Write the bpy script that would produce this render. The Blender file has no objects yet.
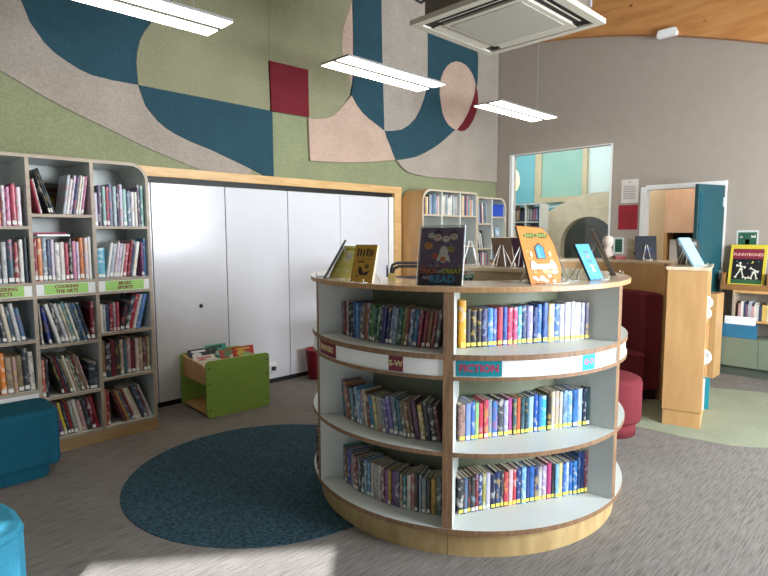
import bpy, math, random
from mathutils import Matrix, Vector
random.seed(7)
C = bpy.context.scene.collection
sc = bpy.context.scene
PI = math.pi
def rad(a): return math.radians(a)
def lin(h):
    h = h.lstrip('#'); o = []
    for i in (0, 2, 4):
        c = int(h[i:i+2], 16)/255
        o.append(c/12.92 if c <= .04045 else ((c+.055)/1.055)**2.4)
    return tuple(o)+(1,)

# ------------------------------------------------------------------ materials
def new_mat(name):
    m = bpy.data.materials.new(name); m.use_nodes = True
    nt = m.node_tree; b = nt.nodes['Principled BSDF']
    return m, nt, b
def N(nt, t, **kw):
    n = nt.nodes.new(t)
    for k, v in kw.items(): setattr(n, k, v)
    return n
def noise_col(nt, b, c1, c2, scale=(1,1,1), ns=5, detail=4, lo=.35, hi=.65, coord='Object', bump=0, bdist=.002):
    tc = N(nt, 'ShaderNodeTexCoord'); mp = N(nt, 'ShaderNodeMapping'); mp.inputs['Scale'].default_value = scale
    nz = N(nt, 'ShaderNodeTexNoise'); nz.inputs['Scale'].default_value = ns; nz.inputs['Detail'].default_value = detail
    cr = N(nt, 'ShaderNodeValToRGB'); cr.color_ramp.elements[0].position = lo; cr.color_ramp.elements[1].position = hi
    cr.color_ramp.elements[0].color = c1; cr.color_ramp.elements[1].color = c2
    L = nt.links
    L.new(tc.outputs[coord], mp.inputs['Vector']); L.new(mp.outputs[0], nz.inputs['Vector'])
    L.new(nz.outputs['Fac'], cr.inputs[0]); L.new(cr.outputs[0], b.inputs['Base Color'])
    if bump:
        bp = N(nt, 'ShaderNodeBump'); bp.inputs['Strength'].default_value = bump; bp.inputs['Distance'].default_value = bdist
        L.new(nz.outputs['Fac'], bp.inputs['Height']); L.new(bp.outputs[0], b.inputs['Normal'])
    return mp, nz, cr
_mc = {}
def plain(hexc, rough=.55, var=.06, name=None, spec=.4):
    k = (hexc, rough, var)
    if k in _mc: return _mc[k]
    m, nt, b = new_mat(name or 'paint_'+hexc.lstrip('#'))
    c = lin(hexc)
    c1 = tuple(x*(1-var) for x in c[:3])+(1,); c2 = tuple(min(1, x*(1+var)) for x in c[:3])+(1,)
    noise_col(nt, b, c1, c2, ns=9)
    b.inputs['Roughness'].default_value = rough; b.inputs['Specular IOR Level'].default_value = spec
    _mc[k] = m; return m
def wood(name, h1, h2, rough=.45, scale=(2, 14, 14), bump=.02):
    m, nt, b = new_mat(name)
    noise_col(nt, b, lin(h1), lin(h2), scale=scale, ns=2.2, detail=6, bump=bump)
    b.inputs['Roughness'].default_value = rough
    return m
def felt(name, h, var=.10, ns=60):
    m, nt, b = new_mat(name); c = lin(h)
    mp, nz, cr = noise_col(nt, b, tuple(x*(1-var) for x in c[:3])+(1,), tuple(x*(1+var) for x in c[:3])+(1,), ns=ns, detail=6, bump=.25)
    # slow blotches in the wool
    n2 = N(nt, 'ShaderNodeTexNoise'); n2.inputs['Scale'].default_value = 3; n2.inputs['Detail'].default_value = 5
    mx = N(nt, 'ShaderNodeMixRGB', blend_type='OVERLAY'); mx.inputs[0].default_value = .18
    nt.links.new(mp.outputs[0], n2.inputs['Vector'])
    nt.links.new(cr.outputs[0], mx.inputs[1]); nt.links.new(n2.outputs['Fac'], mx.inputs[2]); nt.links.new(mx.outputs[0], b.inputs['Base Color'])
    b.inputs['Roughness'].default_value = .95; b.inputs['Specular IOR Level'].default_value = .1
    return m
def emis(name, h, s):
    m, nt, b = new_mat(name)
    b.inputs['Base Color'].default_value = lin(h); b.inputs['Emission Color'].default_value = lin(h); b.inputs['Emission Strength'].default_value = s
    return m

M = {}
M['laminate'] = plain('#c9cec9', .35, .02, 'white_laminate', .5)
M['edge'] = wood('ply_edge', '#74563e', '#8f6d4d', .5, (30, 30, 4))
M['maple'] = wood('maple_veneer', '#b98f5c', '#c79d68', .4, (6, 6, 1.2))
M['maple_top'] = wood('maple_worktop', '#cdb899', '#dcc9ab', .16, (3, 10, 10))
M['plinth'] = wood('birch_plinth', '#a98d5e', '#bba06f', .5, (8, 8, 2))
M['pine'] = wood('pine_trim', '#c39a63', '#d4ae78', .45, (2, 14, 14))
M['greyoak'] = wood('grey_oak_carcass', '#988775', '#a79784', .5, (3, 12, 12))
M['oakplinth'] = wood('oak_plinth', '#96774f', '#a98a60', .5, (2, 12, 12))
M['white_gloss'] = plain('#d0d0d5', .18, .01, 'white_gloss_board', .5)
M['white'] = plain('#e4e4e2', .5, .02, 'white_paint')
M['offwhite'] = plain('#d8d4c8', .45, .02, 'offwhite_plastic')
M['black'] = plain('#121214', .5, .1, 'black')
M['dark'] = plain('#2b2a2a', .5, .1, 'dark_grey')
M['wall'] = plain('#a0958a', .85, .02, 'warm_grey_wall_paint', .2)
M['ceil'] = plain('#cfc8bb', .9, .02, 'ceiling_paint', .2)
M['steel'] = plain('#b8babd', .3, .03, 'brushed_metal', .6)
M['cream'] = plain('#d9cdb4', .8, .1, 'paper')
M['maroon'] = felt('maroon_fabric', '#6f2f35', .12, 120)
M['teal_fabric'] = felt('teal_fabric', '#1a5062', .12, 120)
M['cyan_fabric'] = felt('bright_teal_fabric', '#3c8aa6', .1, 120)
M['green_board'] = plain('#86a54a', .4, .03, 'lime_green_board')

# carpet: streaky loop pile running along the room
m, nt, b = new_mat('grey_streaked_carpet')
tc = N(nt, 'ShaderNodeTexCoord'); L = nt.links
mp = N(nt, 'ShaderNodeMapping'); mp.inputs['Scale'].default_value = (8, 125, 1)
n1 = N(nt, 'ShaderNodeTexNoise'); n1.inputs['Scale'].default_value = 1; n1.inputs['Detail'].default_value = 5
n2 = N(nt, 'ShaderNodeTexNoise'); n2.inputs['Scale'].default_value = 210; n2.inputs['Detail'].default_value = 3
n3 = N(nt, 'ShaderNodeTexNoise'); n3.inputs['Scale'].default_value = 2.0; n3.inputs['Detail'].default_value = 2
cr = N(nt, 'ShaderNodeValToRGB'); e = cr.color_ramp.elements
e[0].position = .24; e[0].color = lin('#5a5550'); e[1].position = .62; e[1].color = lin('#837e79')
e.new(.42).color = lin('#716c67')
mx = N(nt, 'ShaderNodeMixRGB', blend_type='OVERLAY'); mx.inputs[0].default_value = .85
mx2 = N(nt, 'ShaderNodeMixRGB', blend_type='OVERLAY'); mx2.inputs[0].default_value = .15
L.new(tc.outputs['Object'], mp.inputs['Vector']); L.new(mp.outputs[0], n1.inputs['Vector'])
L.new(tc.outputs['Object'], n2.inputs['Vector']); L.new(tc.outputs['Object'], n3.inputs['Vector'])
L.new(n1.outputs['Fac'], cr.inputs[0]); L.new(cr.outputs[0], mx.inputs[1]); L.new(n2.outputs['Fac'], mx.inputs[2])
L.new(mx.outputs[0], mx2.inputs[1]); L.new(n3.outputs['Fac'], mx2.inputs[2]); L.new(mx2.outputs[0], b.inputs['Base Color'])
bp = N(nt, 'ShaderNodeBump'); bp.inputs['Strength'].default_value = .5; bp.inputs['Distance'].default_value = .004
L.new(n2.outputs['Fac'], bp.inputs['Height']); L.new(bp.outputs[0], b.inputs['Normal'])
b.inputs['Roughness'].default_value = .95; b.inputs['Specular IOR Level'].default_value = .1
M['carpet'] = m
M['rug'] = felt('navy_carpet', '#324853', .45, 55)
M['green_carpet'] = felt('sage_carpet', '#8b907b', .12, 120)

# glulam with knots
m, nt, b = new_mat('glulam_pine')
mp, nz, cr = noise_col(nt, b, lin('#ad733e'), lin('#c08950'), scale=(1, 1.2, 9), ns=1.6, detail=7)
vo = N(nt, 'ShaderNodeTexVoronoi'); vo.inputs['Scale'].default_value = 3.6
mpk = N(nt, 'ShaderNodeMapping'); mpk.inputs['Scale'].default_value = (.2, 1, 1.5)
kr = N(nt, 'ShaderNodeValToRGB'); kr.color_ramp.elements[0].position = .05; kr.color_ramp.elements[0].color = (.12, .055, .025, 1); kr.color_ramp.elements[1].position = .11; kr.color_ramp.elements[1].color = (1, 1, 1, 1)
mk = N(nt, 'ShaderNodeMixRGB', blend_type='MULTIPLY'); mk.inputs[0].default_value = .85
tc = N(nt, 'ShaderNodeTexCoord')
nt.links.new(tc.outputs['Object'], mpk.inputs['Vector']); nt.links.new(mpk.outputs[0], vo.inputs['Vector']); nt.links.new(vo.outputs['Distance'], kr.inputs[0])
nt.links.new(cr.outputs[0], mk.inputs[1]); nt.links.new(kr.outputs[0], mk.inputs[2]); nt.links.new(mk.outputs[0], b.inputs['Base Color'])
b.inputs['Roughness'].default_value = .5
M['glulam'] = m

# book cover: object colour + title blocks that differ from book to book
m, nt, b = new_mat('book_cover')
oi = N(nt, 'ShaderNodeObjectInfo'); tc = N(nt, 'ShaderNodeTexCoord'); L = nt.links
sx = N(nt, 'ShaderNodeSeparateXYZ'); L.new(tc.outputs['Generated'], sx.inputs[0])
mul = N(nt, 'ShaderNodeMath', operation='MULTIPLY'); mul.inputs[1].default_value = 97
L.new(oi.outputs['Random'], mul.inputs[0])
zz = N(nt, 'ShaderNodeMath', operation='MULTIPLY_ADD'); zz.inputs[1].default_value = 5; L.new(sx.outputs[2], zz.inputs[0]); L.new(mul.outputs[0], zz.inputs[2])
xx = N(nt, 'ShaderNodeMath', operation='MULTIPLY'); xx.inputs[1].default_value = .8; L.new(sx.outputs[0], xx.inputs[0])
cb = N(nt, 'ShaderNodeCombineXYZ'); L.new(xx.outputs[0], cb.inputs[0]); L.new(zz.outputs[0], cb.inputs[1]); L.new(mul.outputs[0], cb.inputs[2])
nz = N(nt, 'ShaderNodeTexNoise'); nz.inputs['Scale'].default_value = 1.3; nz.inputs['Detail'].default_value = 4; L.new(cb.outputs[0], nz.inputs['Vector'])
th = N(nt, 'ShaderNodeValToRGB'); th.color_ramp.elements[0].position = .53; th.color_ramp.elements[1].position = .60
L.new(nz.outputs['Fac'], th.inputs[0])
r2 = N(nt, 'ShaderNodeMath', operation='FRACT'); m13 = N(nt, 'ShaderNodeMath', operation='MULTIPLY'); m13.inputs[1].default_value = 13.7
L.new(oi.outputs['Random'], m13.inputs[0]); L.new(m13.outputs[0], r2.inputs[0])
cc = N(nt, 'ShaderNodeValToRGB'); cc.color_ramp.interpolation = 'CONSTANT'; e = cc.color_ramp.elements
e[0].color = lin('#e8e4da'); e[1].position = .35; e[1].color = lin('#16161c')
for p_, h_ in ((.5, '#d8b54a'), (.62, '#c45a5a'), (.72, '#9fc0d8'), (.86, '#f2efe6')): e.new(p_).color = lin(h_)
L.new(r2.outputs[0], cc.inputs[0])
mf = N(nt, 'ShaderNodeMath', operation='MULTIPLY'); mf.inputs[1].default_value = .42; L.new(th.outputs[0], mf.inputs[0])
mx = N(nt, 'ShaderNodeMixRGB'); L.new(mf.outputs[0], mx.inputs[0]); L.new(oi.outputs['Color'], mx.inputs[1]); L.new(cc.outputs[0], mx.inputs[2])
L.new(mx.outputs[0], b.inputs['Base Color']); b.inputs['Roughness'].default_value = .35
M['book'] = m
# paper block with fine page lines
m, nt, b = new_mat('page_block')
noise_col(nt, b, lin('#b9ab90'), lin('#ded3bc'), scale=(40, 2, 2), ns=2, coord='Generated'); b.inputs['Roughness'].default_value = .9
M['pages'] = m
M['sticker'] = plain('#d9cf5a', .5, .15, 'yellow_sticker')
M['sticker_white'] = plain('#dddcd6', .5, .1, 'white_sticker')
# clear panes and acrylic: clear with a Fresnel sheen
def clear(name, tint, sheen):
    m = bpy.data.materials.new(name); m.use_nodes = True; nt = m.node_tree
    nt.nodes.remove(nt.nodes['Principled BSDF']); out = nt.nodes['Material Output']
    tr = N(nt, 'ShaderNodeBsdfTransparent'); tr.inputs[0].default_value = tint
    gl = N(nt, 'ShaderNodeBsdfGlossy'); gl.inputs['Roughness'].default_value = .03
    fr = N(nt, 'ShaderNodeFresnel'); fr.inputs[0].default_value = sheen
    ms = N(nt, 'ShaderNodeMixShader')
    nt.links.new(fr.outputs[0], ms.inputs[0]); nt.links.new(tr.outputs[0], ms.inputs[1]); nt.links.new(gl.outputs[0], ms.inputs[2]); nt.links.new(ms.outputs[0], out.inputs[0])
    return m
M['glass'] = clear('clear_glass', (.94, .98, .98, 1), 1.45)
M['acrylic'] = clear('clear_acrylic', (.93, .94, .95, 1), 1.5)

# ------------------------------------------------------------------ mesh builder
class MB:
    def __init__(s): s.v = []; s.f = []; s.m = []; s.sm = []
    def add(s, vs, fs, mats=0, T=None, smooth=False):
        o = len(s.v)
        for q in vs:
            q = Vector(q)
            if T is not None: q = T @ q
            s.v.append(tuple(q))
        for i, fc in enumerate(fs):
            s.f.append([o+k for k in fc]); s.m.append(mats if isinstance(mats, int) else mats[i]); s.sm.append(smooth)
        return s
    def box(s, x0, x1, y0, y1, z0, z1, mat=0, T=None):
        vs = [(x, y, z) for z in (z0, z1) for y in (y0, y1) for x in (x0, x1)]
        fs = [(0, 2, 3, 1), (4, 5, 7, 6), (0, 1, 5, 4), (1, 3, 7, 5), (3, 2, 6, 7), (2, 0, 4, 6)]
        return s.add(vs, fs, mat, T)
    def prism(s, poly, z0, z1, side=0, top=0, bot=None, T=None, smooth=False):
        n = len(poly)
        a = sum(poly[i][0]*poly[(i+1) % n][1]-poly[(i+1) % n][0]*poly[i][1] for i in range(n))
        if a < 0: poly = poly[::-1]
        vs = [(x, y, z0) for x, y in poly]+[(x, y, z1) for x, y in poly]
        fs = [tuple(range(n-1, -1, -1)), tuple(range(n, 2*n))]; ms = [top if bot is None else bot, top]
        for i in range(n):
            fs.append((i, (i+1) % n, n+(i+1) % n, n+i)); ms.append(side if isinstance(side, int) else side[i])
        return s.add(vs, fs, ms, T, smooth)
    def sector(s, c, r0, r1, a0, a1, z0, z1, outer=0, face=0, n=24, T=None, ends=None):
        vs = []; fs = []; ms = []
        for i in range(n+1):
            a = a0+(a1-a0)*i/n; ca, sa = math.cos(a), math.sin(a)
            for r, z in ((r0, z0), (r1, z0), (r1, z1), (r0, z1)): vs.append((c[0]+r*ca, c[1]+r*sa, z))
        for i in range(n):
            o = 4*i; p = o+4
            fs += [(o, p, p+1, o+1), (o+1, p+1, p+2, o+2), (o+2, p+2, p+3, o+3), (o+3, p+3, p, o)]
            ms += [face, outer, face, face]
        e_ = outer if ends is None else ends
        fs += [(0, 1, 2, 3), (4*n+3, 4*n+2, 4*n+1, 4*n)]; ms += [e_, e_]
        return s.add(vs, fs, ms, T)
    def tube(s, path, r, n=8, mat=0, T=None, close=False):
        path = [Vector(p) for p in path]; vs = []; fs = []
        k = len(path)
        for i, p in enumerate(path):
            if close: d = path[(i+1) % k]-path[i-1]
            else: d = path[min(i+1, k-1)]-path[max(i-1, 0)]
            d.normalize()
            u = d.cross(Vector((0, 0, 1)))
            if u.length < 1e-3: u = d.cross(Vector((1, 0, 0)))
            u.normalize(); w = d.cross(u)
            for j in range(n):
                t = 2*PI*j/n; vs.append(p+u*r*math.cos(t)+w*r*math.sin(t))
        for i in range(k if close else k-1):
            a = i*n; b_ = ((i+1) % k)*n
            for j in range(n): fs.append((a+j, a+(j+1) % n, b_+(j+1) % n, b_+j))
        if not close: fs += [tuple(range(n-1, -1, -1)), tuple(range((k-1)*n, k*n))]
        return s.add(vs, fs, mat, T, True)
    def lathe(s, prof, c=(0, 0), n=32, mat=0, T=None, smooth=True):
        vs = []; fs = []; k = len(prof)
        for j in range(n):
            t = 2*PI*j/n
            for r, z in prof: vs.append((c[0]+r*math.cos(t), c[1]+r*math.sin(t), z))
        for j in range(n):
            for i in range(k-1):
                a = j*k+i; b_ = ((j+1) % n)*k+i
                fs.append((a, b_, b_+1, a+1))
        fs.append(tuple(j*k for j in range(n-1, -1, -1))); fs.append(tuple(j*k+k-1 for j in range(n)))
        return s.add(vs, fs, mat, T, smooth)
    def mesh(s, name, mats):
        me = bpy.data.meshes.new(name); me.from_pydata(s.v, [], s.f); 
        for q in (mats if isinstance(mats, (list, tuple)) else [mats]): me.materials.append(q)
        me.polygons.foreach_set('material_index', s.m); me.polygons.foreach_set('use_smooth', s.sm); me.update()
        return me
def obj(name, mb, mats, parent=None, loc=None, rot=None, bevel=0, auto=False):
    me = mb if isinstance(mb, bpy.types.Mesh) else mb.mesh(name, mats)
    o = bpy.data.objects.new(name, me); C.objects.link(o)
    if parent: o.parent = parent
    if loc: o.location = loc
    if rot: o.rotation_euler = rot
    if bevel:
        bv = o.modifiers.new('bevel', 'BEVEL'); bv.width = bevel; bv.segments = 2; bv.limit_method = 'ANGLE'; bv.angle_limit = rad(50)
    return o
def tag(o, label, cat, group=None, kind=None):
    o['label'] = label; o['category'] = cat
    if group: o['group'] = group
    if kind: o['kind'] = kind
    return o
def thing(name, label, cat, loc=(0, 0, 0), rz=0, group=None):
    o = bpy.data.objects.new(name, None); C.objects.link(o); o.empty_display_size = .05
    o.location = loc; o.rotation_euler = (0, 0, rz)
    return tag(o, label, cat, group)
def struct(name, mb, mats, label=None, **k):
    o = obj(name, mb, mats, **k); o['kind'] = 'structure'
    if label: o['label'] = label
    return o
def text_mb(s, size, mat=0, T=None, mb=None, extr=.0004, bold=0.0, align='CENTER', spacing=1.0):
    cu = bpy.data.curves.new('txt', 'FONT'); cu.body = s; cu.size = size; cu.extrude = extr; cu.offset = bold
    cu.align_x = align; cu.align_y = 'CENTER'; cu.resolution_u = 2; cu.space_character = spacing
    o = bpy.data.objects.new('txt', cu); C.objects.link(o)
    dg = bpy.context.evaluated_depsgraph_get(); me = bpy.data.meshes.new_from_object(o.evaluated_get(dg))
    mb = mb or MB()
    mb.add([tuple(v.co) for v in me.vertices], [tuple(p.vertices) for p in me.polygons], mat, T)
    bpy.data.objects.remove(o); bpy.data.curves.remove(cu); bpy.data.meshes.remove(me)
    return mb
def rot_z(a): return Matrix.Rotation(a, 4, 'Z')
def tr(x, y, z): return Matrix.Translation((x, y, z))
RX90 = Matrix.Rotation(PI/2, 4, 'X')     # text in the xz plane, facing -y
ORD = 'zeroth first second third fourth fifth sixth seventh eighth ninth tenth eleventh twelfth thirteenth fourteenth fifteenth sixteenth seventeenth eighteenth nineteenth twentieth'.split()
for q in 'first second third fourth fifth sixth seventh eighth ninth'.split(): ORD.append('twenty-'+q)
ORD.append('thirtieth')
for q in 'first second third fourth fifth sixth seventh eighth ninth'.split(): ORD.append('thirty-'+q)

# ------------------------------------------------------------------ room
VM, UR = 4.758, 7.016
def arch(v): return 4.18-(max(v, .2)-5.35)**2/21
fl = MB(); fl.box(-4.3, 11, -3.4, 8.2, -.1, 0); struct('floor', fl, M['carpet'])
gc = MB()
edge = [(4.30, 2.6), (4.33, 1.95), (4.37, 1.6), (4.38, 1.3), (4.44, 1.0), (4.58, .8), (4.9, .4), (5.5, -.1), (6.1, -.4), (6.7, -.3), (6.35, .5), (6.2, 1.1), (6.0, 1.6), (5.95, 2.2), (6.0, 3.2), (5.6, 3.6), (4.8, 3.4)]
gc.prism(edge, .001, .003); struct('floor_green_zone', gc, M['green_carpet'])
wm = MB(); wm.box(-4.25, UR+.13, VM+.02, VM+.14, 0, 4.87)
struct('wall_mural', wm, felt('sage_wall_felt', '#858a6b'))
# right wall with the internal window (v 3.04-4.512) and the door opening (v 1.771-2.659)
wr = MB(); x0, x1 = UR, UR+.13
wr.box(x0, x1, 4.54, VM+.02, 0, 5.6); wr.box(x0, x1, 3.046, 4.54, 0, .95); wr.box(x0, x1, 3.046, 4.54, 2.636, 5.6)
wr.box(x0, x1, 2.659, 3.046, 0, 5.6); wr.box(x0, x1, 1.771, 2.659, 2.06, 5.6); wr.box(x0, x1, -3.2, 1.771, 0, 5.6)
struct('wall_right', wr, M['wall'])
# left wall, unseen angled wall added behind to shape the sun patch, front window wall
wl = MB(); wl.box(-4.25, -4.1, 1.5, VM+.02, 0, 4.9); struct('wall_left', wl, M['wall'])
ANG = math.atan2(-.6, .8)                  # local x runs along the angled wall, local y into the room
TA = tr(-.6*1.15, -.8*1.15, 0) @ rot_z(ANG)
wb = MB()
def wallwin(mb, xa, xb, wins, H, T=None, y0=-.15, y1=0):
    xs = xa
    for (a, b_, z0, z1) in wins:
        mb.box(xs, a, y0, y1, 0, H, 0, T)
        if z0 > 0: mb.box(a, b_, y0, y1, 0, z0, 0, T)
        mb.box(a, b_, y0, y1, z1, H, 0, T); xs = b_
    mb.box(xs, xb, y0, y1, 0, H, 0, T)
SUN_GAPS = [(-2.2, -1.52, .15, 2.68), (-1.52, -.35, .15, 2.52)]  # invented openings, sized so the sun reaches only the near floor and stool
wallwin(wb, -4.3, 1.9, SUN_GAPS, 4.9, TA)
struct('wall_sun_mask', wb, M['wall'])
FW = [(2.5, 3.9, .75, 2.6), (4.2, 5.6, .75, 2.6)]
wf = MB(); wallwin(wf, .7, UR+.13, FW, 4.9, tr(0, -2.0, 0)); struct('wall_front', wf, M['wall'])
def win_frame(n, wins, T):
    for (a, b_, z0, z1) in wins:
        mb = MB()
        for q in ((a, a+.02, z0, z1), (b_-.02, b_, z0, z1), (a+.02, b_-.02, z0, z0+.05), (a+.02, b_-.02, z1-.02, z1)):
            mb.box(q[0], q[1], -.12, -.04, q[2], q[3], 0, T)
        struct('window_%d' % n, mb, M['white']); n += 1
    return n
nw = win_frame(3, SUN_GAPS, TA); nw = win_frame(nw, FW, tr(0, -2.0, 0))  # first frames belong to the added sun openings
# barrel ceiling and the glulam arch on the right wall
ce = MB(); vs = [-3.35+i*.25 for i in range(34)]
vv = []
for v in vs:
    um = max(-4.2, (-1.29-.8*v)/.6)
    for u, dz in ((um, .72), (7.2, .72), (7.2, .84), (um, .84)): vv.append((u, v, arch(v)+dz))
ff = [(0, 1, 2, 3), (4*33+3, 4*33+2, 4*33+1, 4*33)]
for i in range(33):
    a = 4*i; b_ = a+4
    ff += [(a, b_, b_+1, a+1), (a+1, b_+1, b_+2, a+2), (a+2, b_+2, b_+3, a+3), (a+3, b_+3, b_, a)]
ce.add(vv, ff); TYZ = Matrix(((0, 0, 1, 0), (1, 0, 0, 0), (0, 1, 0, 0), (0, 0, 0, 1)))      # (a,b,c)->(c,a,b)
struct('ceiling', ce, M['ceil'])
bm_ = MB(); vs = [-3.2+i*.2 for i in range(40)]+[VM]
bm_.prism([(v, arch(v)-.01) for v in vs]+[(v, arch(v)+.73) for v in vs[::-1]], UR-.1, UR, T=TYZ)
struct('beam_arch', bm_, M['glulam'], label='curved pine glulam beam on the grey wall')

# ------------------------------------------------------------------ felt mural
SAGE, OLIVE, TEAL, BEIGE, GREY, PINK, RED = [felt('felt_'+n, h) for n, h in (('sage', '#878b6c'), ('olive', '#89876c'), ('teal', '#2d4954'), ('beige', '#9a9085'), ('grey', '#9e958a'), ('pink', '#b59d8d'), ('red', '#6a252c'))]
# camera, needed here only as plain numbers to know where each felt seam lies on the wall
f_, pit, yaw, roll = 555.63, .0953, .7941, -.0026
Fv = Vector((math.cos(yaw)*math.cos(pit), math.sin(yaw)*math.cos(pit), -math.sin(pit)))
Rv = Vector((math.sin(yaw), -math.cos(yaw), 0)); Uv = Rv.cross(Fv)
Rv, Uv = math.cos(roll)*Rv+math.sin(roll)*Uv, -math.sin(roll)*Rv+math.cos(roll)*Uv
EYE = Vector((0, 0, 1.5))
MURAL = [('beige', [(-0.9, 4.6),(-0.9, 3.2186081632653036),(0.904, 2.659),(1.051, 2.583),(1.187, 2.515),(1.351, 2.445),(1.547, 2.371),(1.931, 2.222),(2.305, 2.104),(2.371, 2.092),(2.35, 2.079),(2.9, 2.079),(2.902, 2.134),(2.473, 2.278),(2.161, 2.373),(2.009, 2.462),(1.913, 2.57),(1.859, 2.73),(1.9, 3.9),(1.75, 5.4),(-0.9, 5.4)]),('teal', [(1.059, 3.173),(1.107, 3.034),(1.189, 2.914),(1.257, 2.852),(1.342, 2.805),(1.422, 2.766),(1.506, 2.741),(1.653, 2.731),(1.859, 2.73),(1.851, 2.911),(1.887, 3.092),(1.922, 3.164),(1.975, 3.24),(2.063, 3.358),(2.17, 3.476),(2.35, 3.9),(2.1, 4.3),(1.5, 4.5),(1.0, 4.2),(0.82, 3.6),(0.83, 3.3)]),('olive', [(1.859, 2.73),(3.136, 2.713),(3.123, 5.4),(2.2, 5.4),(2.32, 4.1),(2.17, 3.476),(2.063, 3.358),(1.975, 3.24),(1.922, 3.164),(1.887, 3.092),(1.859, 2.991),(1.851, 2.911),(1.853, 2.816)]),('teal', [(1.859, 2.73),(1.913, 2.57),(2.009, 2.462),(2.075, 2.413),(2.161, 2.373),(2.304, 2.321),(2.473, 2.278),(2.902, 2.134),(3.012, 2.095),(3.034, 2.08),(3.149, 2.08),(3.148, 2.715)]),('olive', [(3.122, 3.175),(3.126, 2.712),(3.579, 2.709),(3.67, 2.709),(3.813, 2.737),(3.914, 2.782),(3.985, 2.84),(4.071, 2.928),(4.145, 3.025),(4.182, 3.139),(4.147, 3.24),(4.09, 3.334),(4.049, 3.473),(4.045, 3.576),(4.067, 3.727),(4.126, 3.888),(4.199, 4.033),(4.319, 4.2),(4.399, 5.4),(3.123, 5.4)]),('pink', [(4.199, 4.033),(4.126, 3.888),(4.067, 3.727),(4.045, 3.576),(4.049, 3.473),(4.09, 3.334),(4.147, 3.24),(4.182, 3.139),(4.206, 3.315),(4.205, 3.74)]),('grey', [(4.642, 4.178),(4.655, 3.517),(4.685, 2.716),(4.835, 2.735),(4.991, 2.773),(5.115, 2.842),(5.224, 2.935),(5.316, 3.064),(5.391, 3.21),(5.438, 3.34),(5.454, 3.466),(5.451, 3.926),(5.44, 4.283),(5.44, 5.4),(4.642, 5.4)]),('teal', [(4.202, 4.055),(4.208, 3.529),(4.193, 3.141),(4.174, 3.036),(4.247, 2.945),(4.337, 2.871),(4.429, 2.823),(4.539, 2.777),(4.685, 2.716),(4.655, 3.517),(4.642, 4.178),(4.642, 5.4),(4.202, 5.4)]),('pink', [(3.577, 2.708),(3.67, 2.709),(3.813, 2.737),(3.914, 2.782),(3.985, 2.84),(4.071, 2.928),(4.174, 3.036),(4.247, 2.945),(4.337, 2.871),(4.429, 2.823),(4.539, 2.777),(4.685, 2.716),(4.717, 2.639),(4.776, 2.553),(4.818, 2.475),(4.869, 2.397),(4.488, 2.342),(4.136, 2.303),(3.865, 2.285),(3.592, 2.273)]),('teal', [(4.685, 2.716),(4.717, 2.639),(4.776, 2.553),(4.869, 2.393),(5.045, 2.425),(5.226, 2.467),(5.395, 2.532),(5.57, 2.613),(5.77, 2.731),(5.977, 2.878),(6.258, 3.088),(6.434, 3.383),(6.498, 3.636),(6.503, 3.906),(6.464, 4.097),(6.464, 5.4),(5.467, 5.4),(5.44, 4.283),(5.451, 3.926),(5.454, 3.466),(5.438, 3.34),(5.391, 3.21),(5.316, 3.064),(5.224, 2.935),(5.115, 2.842),(4.991, 2.773),(4.835, 2.735)]),('grey', [(4.9, 2.382),(4.991, 2.313),(5.081, 2.271),(5.19, 2.255),(5.359, 2.242),(5.514, 2.238),(6.228, 2.253),(7.037, 2.267),(7.0, 2.267),(7.0, 5.4),(6.464, 5.4),(6.464, 4.097),(6.503, 3.906),(6.498, 3.636),(6.434, 3.383),(6.258, 3.088),(5.977, 2.878),(5.77, 2.731),(5.57, 2.613),(5.395, 2.532),(5.226, 2.467),(5.045, 2.425),(4.869, 2.393)]),('red', [(6.439, 3.572),(6.49, 3.473),(6.51, 3.382),(6.501, 3.285),(6.466, 3.185),(6.406, 3.081),(6.305, 2.969),(6.216, 2.911),(6.142, 2.891),(6.037, 2.899),(6.17, 3.022),(6.279, 3.157),(6.356, 3.289)]),('pink', [(6.037, 2.899),(5.945, 2.907),(5.867, 2.936),(5.787, 3.002),(5.737, 3.077),(5.704, 3.186),(5.677, 3.295),(5.679, 3.408),(5.7, 3.507),(5.75, 3.603),(5.82, 3.682),(5.912, 3.746),(6.006, 3.781),(6.113, 3.791),(6.207, 3.778),(6.301, 3.738),(6.37, 3.683),(6.417, 3.621),(6.439, 3.572),(6.421, 3.434),(6.356, 3.289),(6.279, 3.157),(6.17, 3.022)]),('red', [(3.114, 3.183),(3.576, 3.19),(3.579, 2.717),(3.124, 2.711)])]
mu = thing('felt_mural', 'large felt mural of curved sage, teal, beige, pink and red shapes above white doors', 'mural', (3.5, VM+.0195, 2.1))
MC = dict(sage=SAGE, olive=OLIVE, teal=TEAL, beige=BEIGE, grey=GREY, pink=PINK, red=RED)
for i, (cname, poly) in enumerate(MURAL):
    mb = MB(); d = .012+.0022*i
    mb.prism([(u-3.5, min(h, 4.86)-2.1) for u, h in poly], 0, d, T=Matrix(((1, 0, 0, 0), (0, 0, -1, 0), (0, 1, 0, 0), (0, 0, 0, 1))))
    o = obj('felt_panel', mb, MC[cname], mu, bevel=.004)
    o['label'] = cname+' felt panel'

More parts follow.
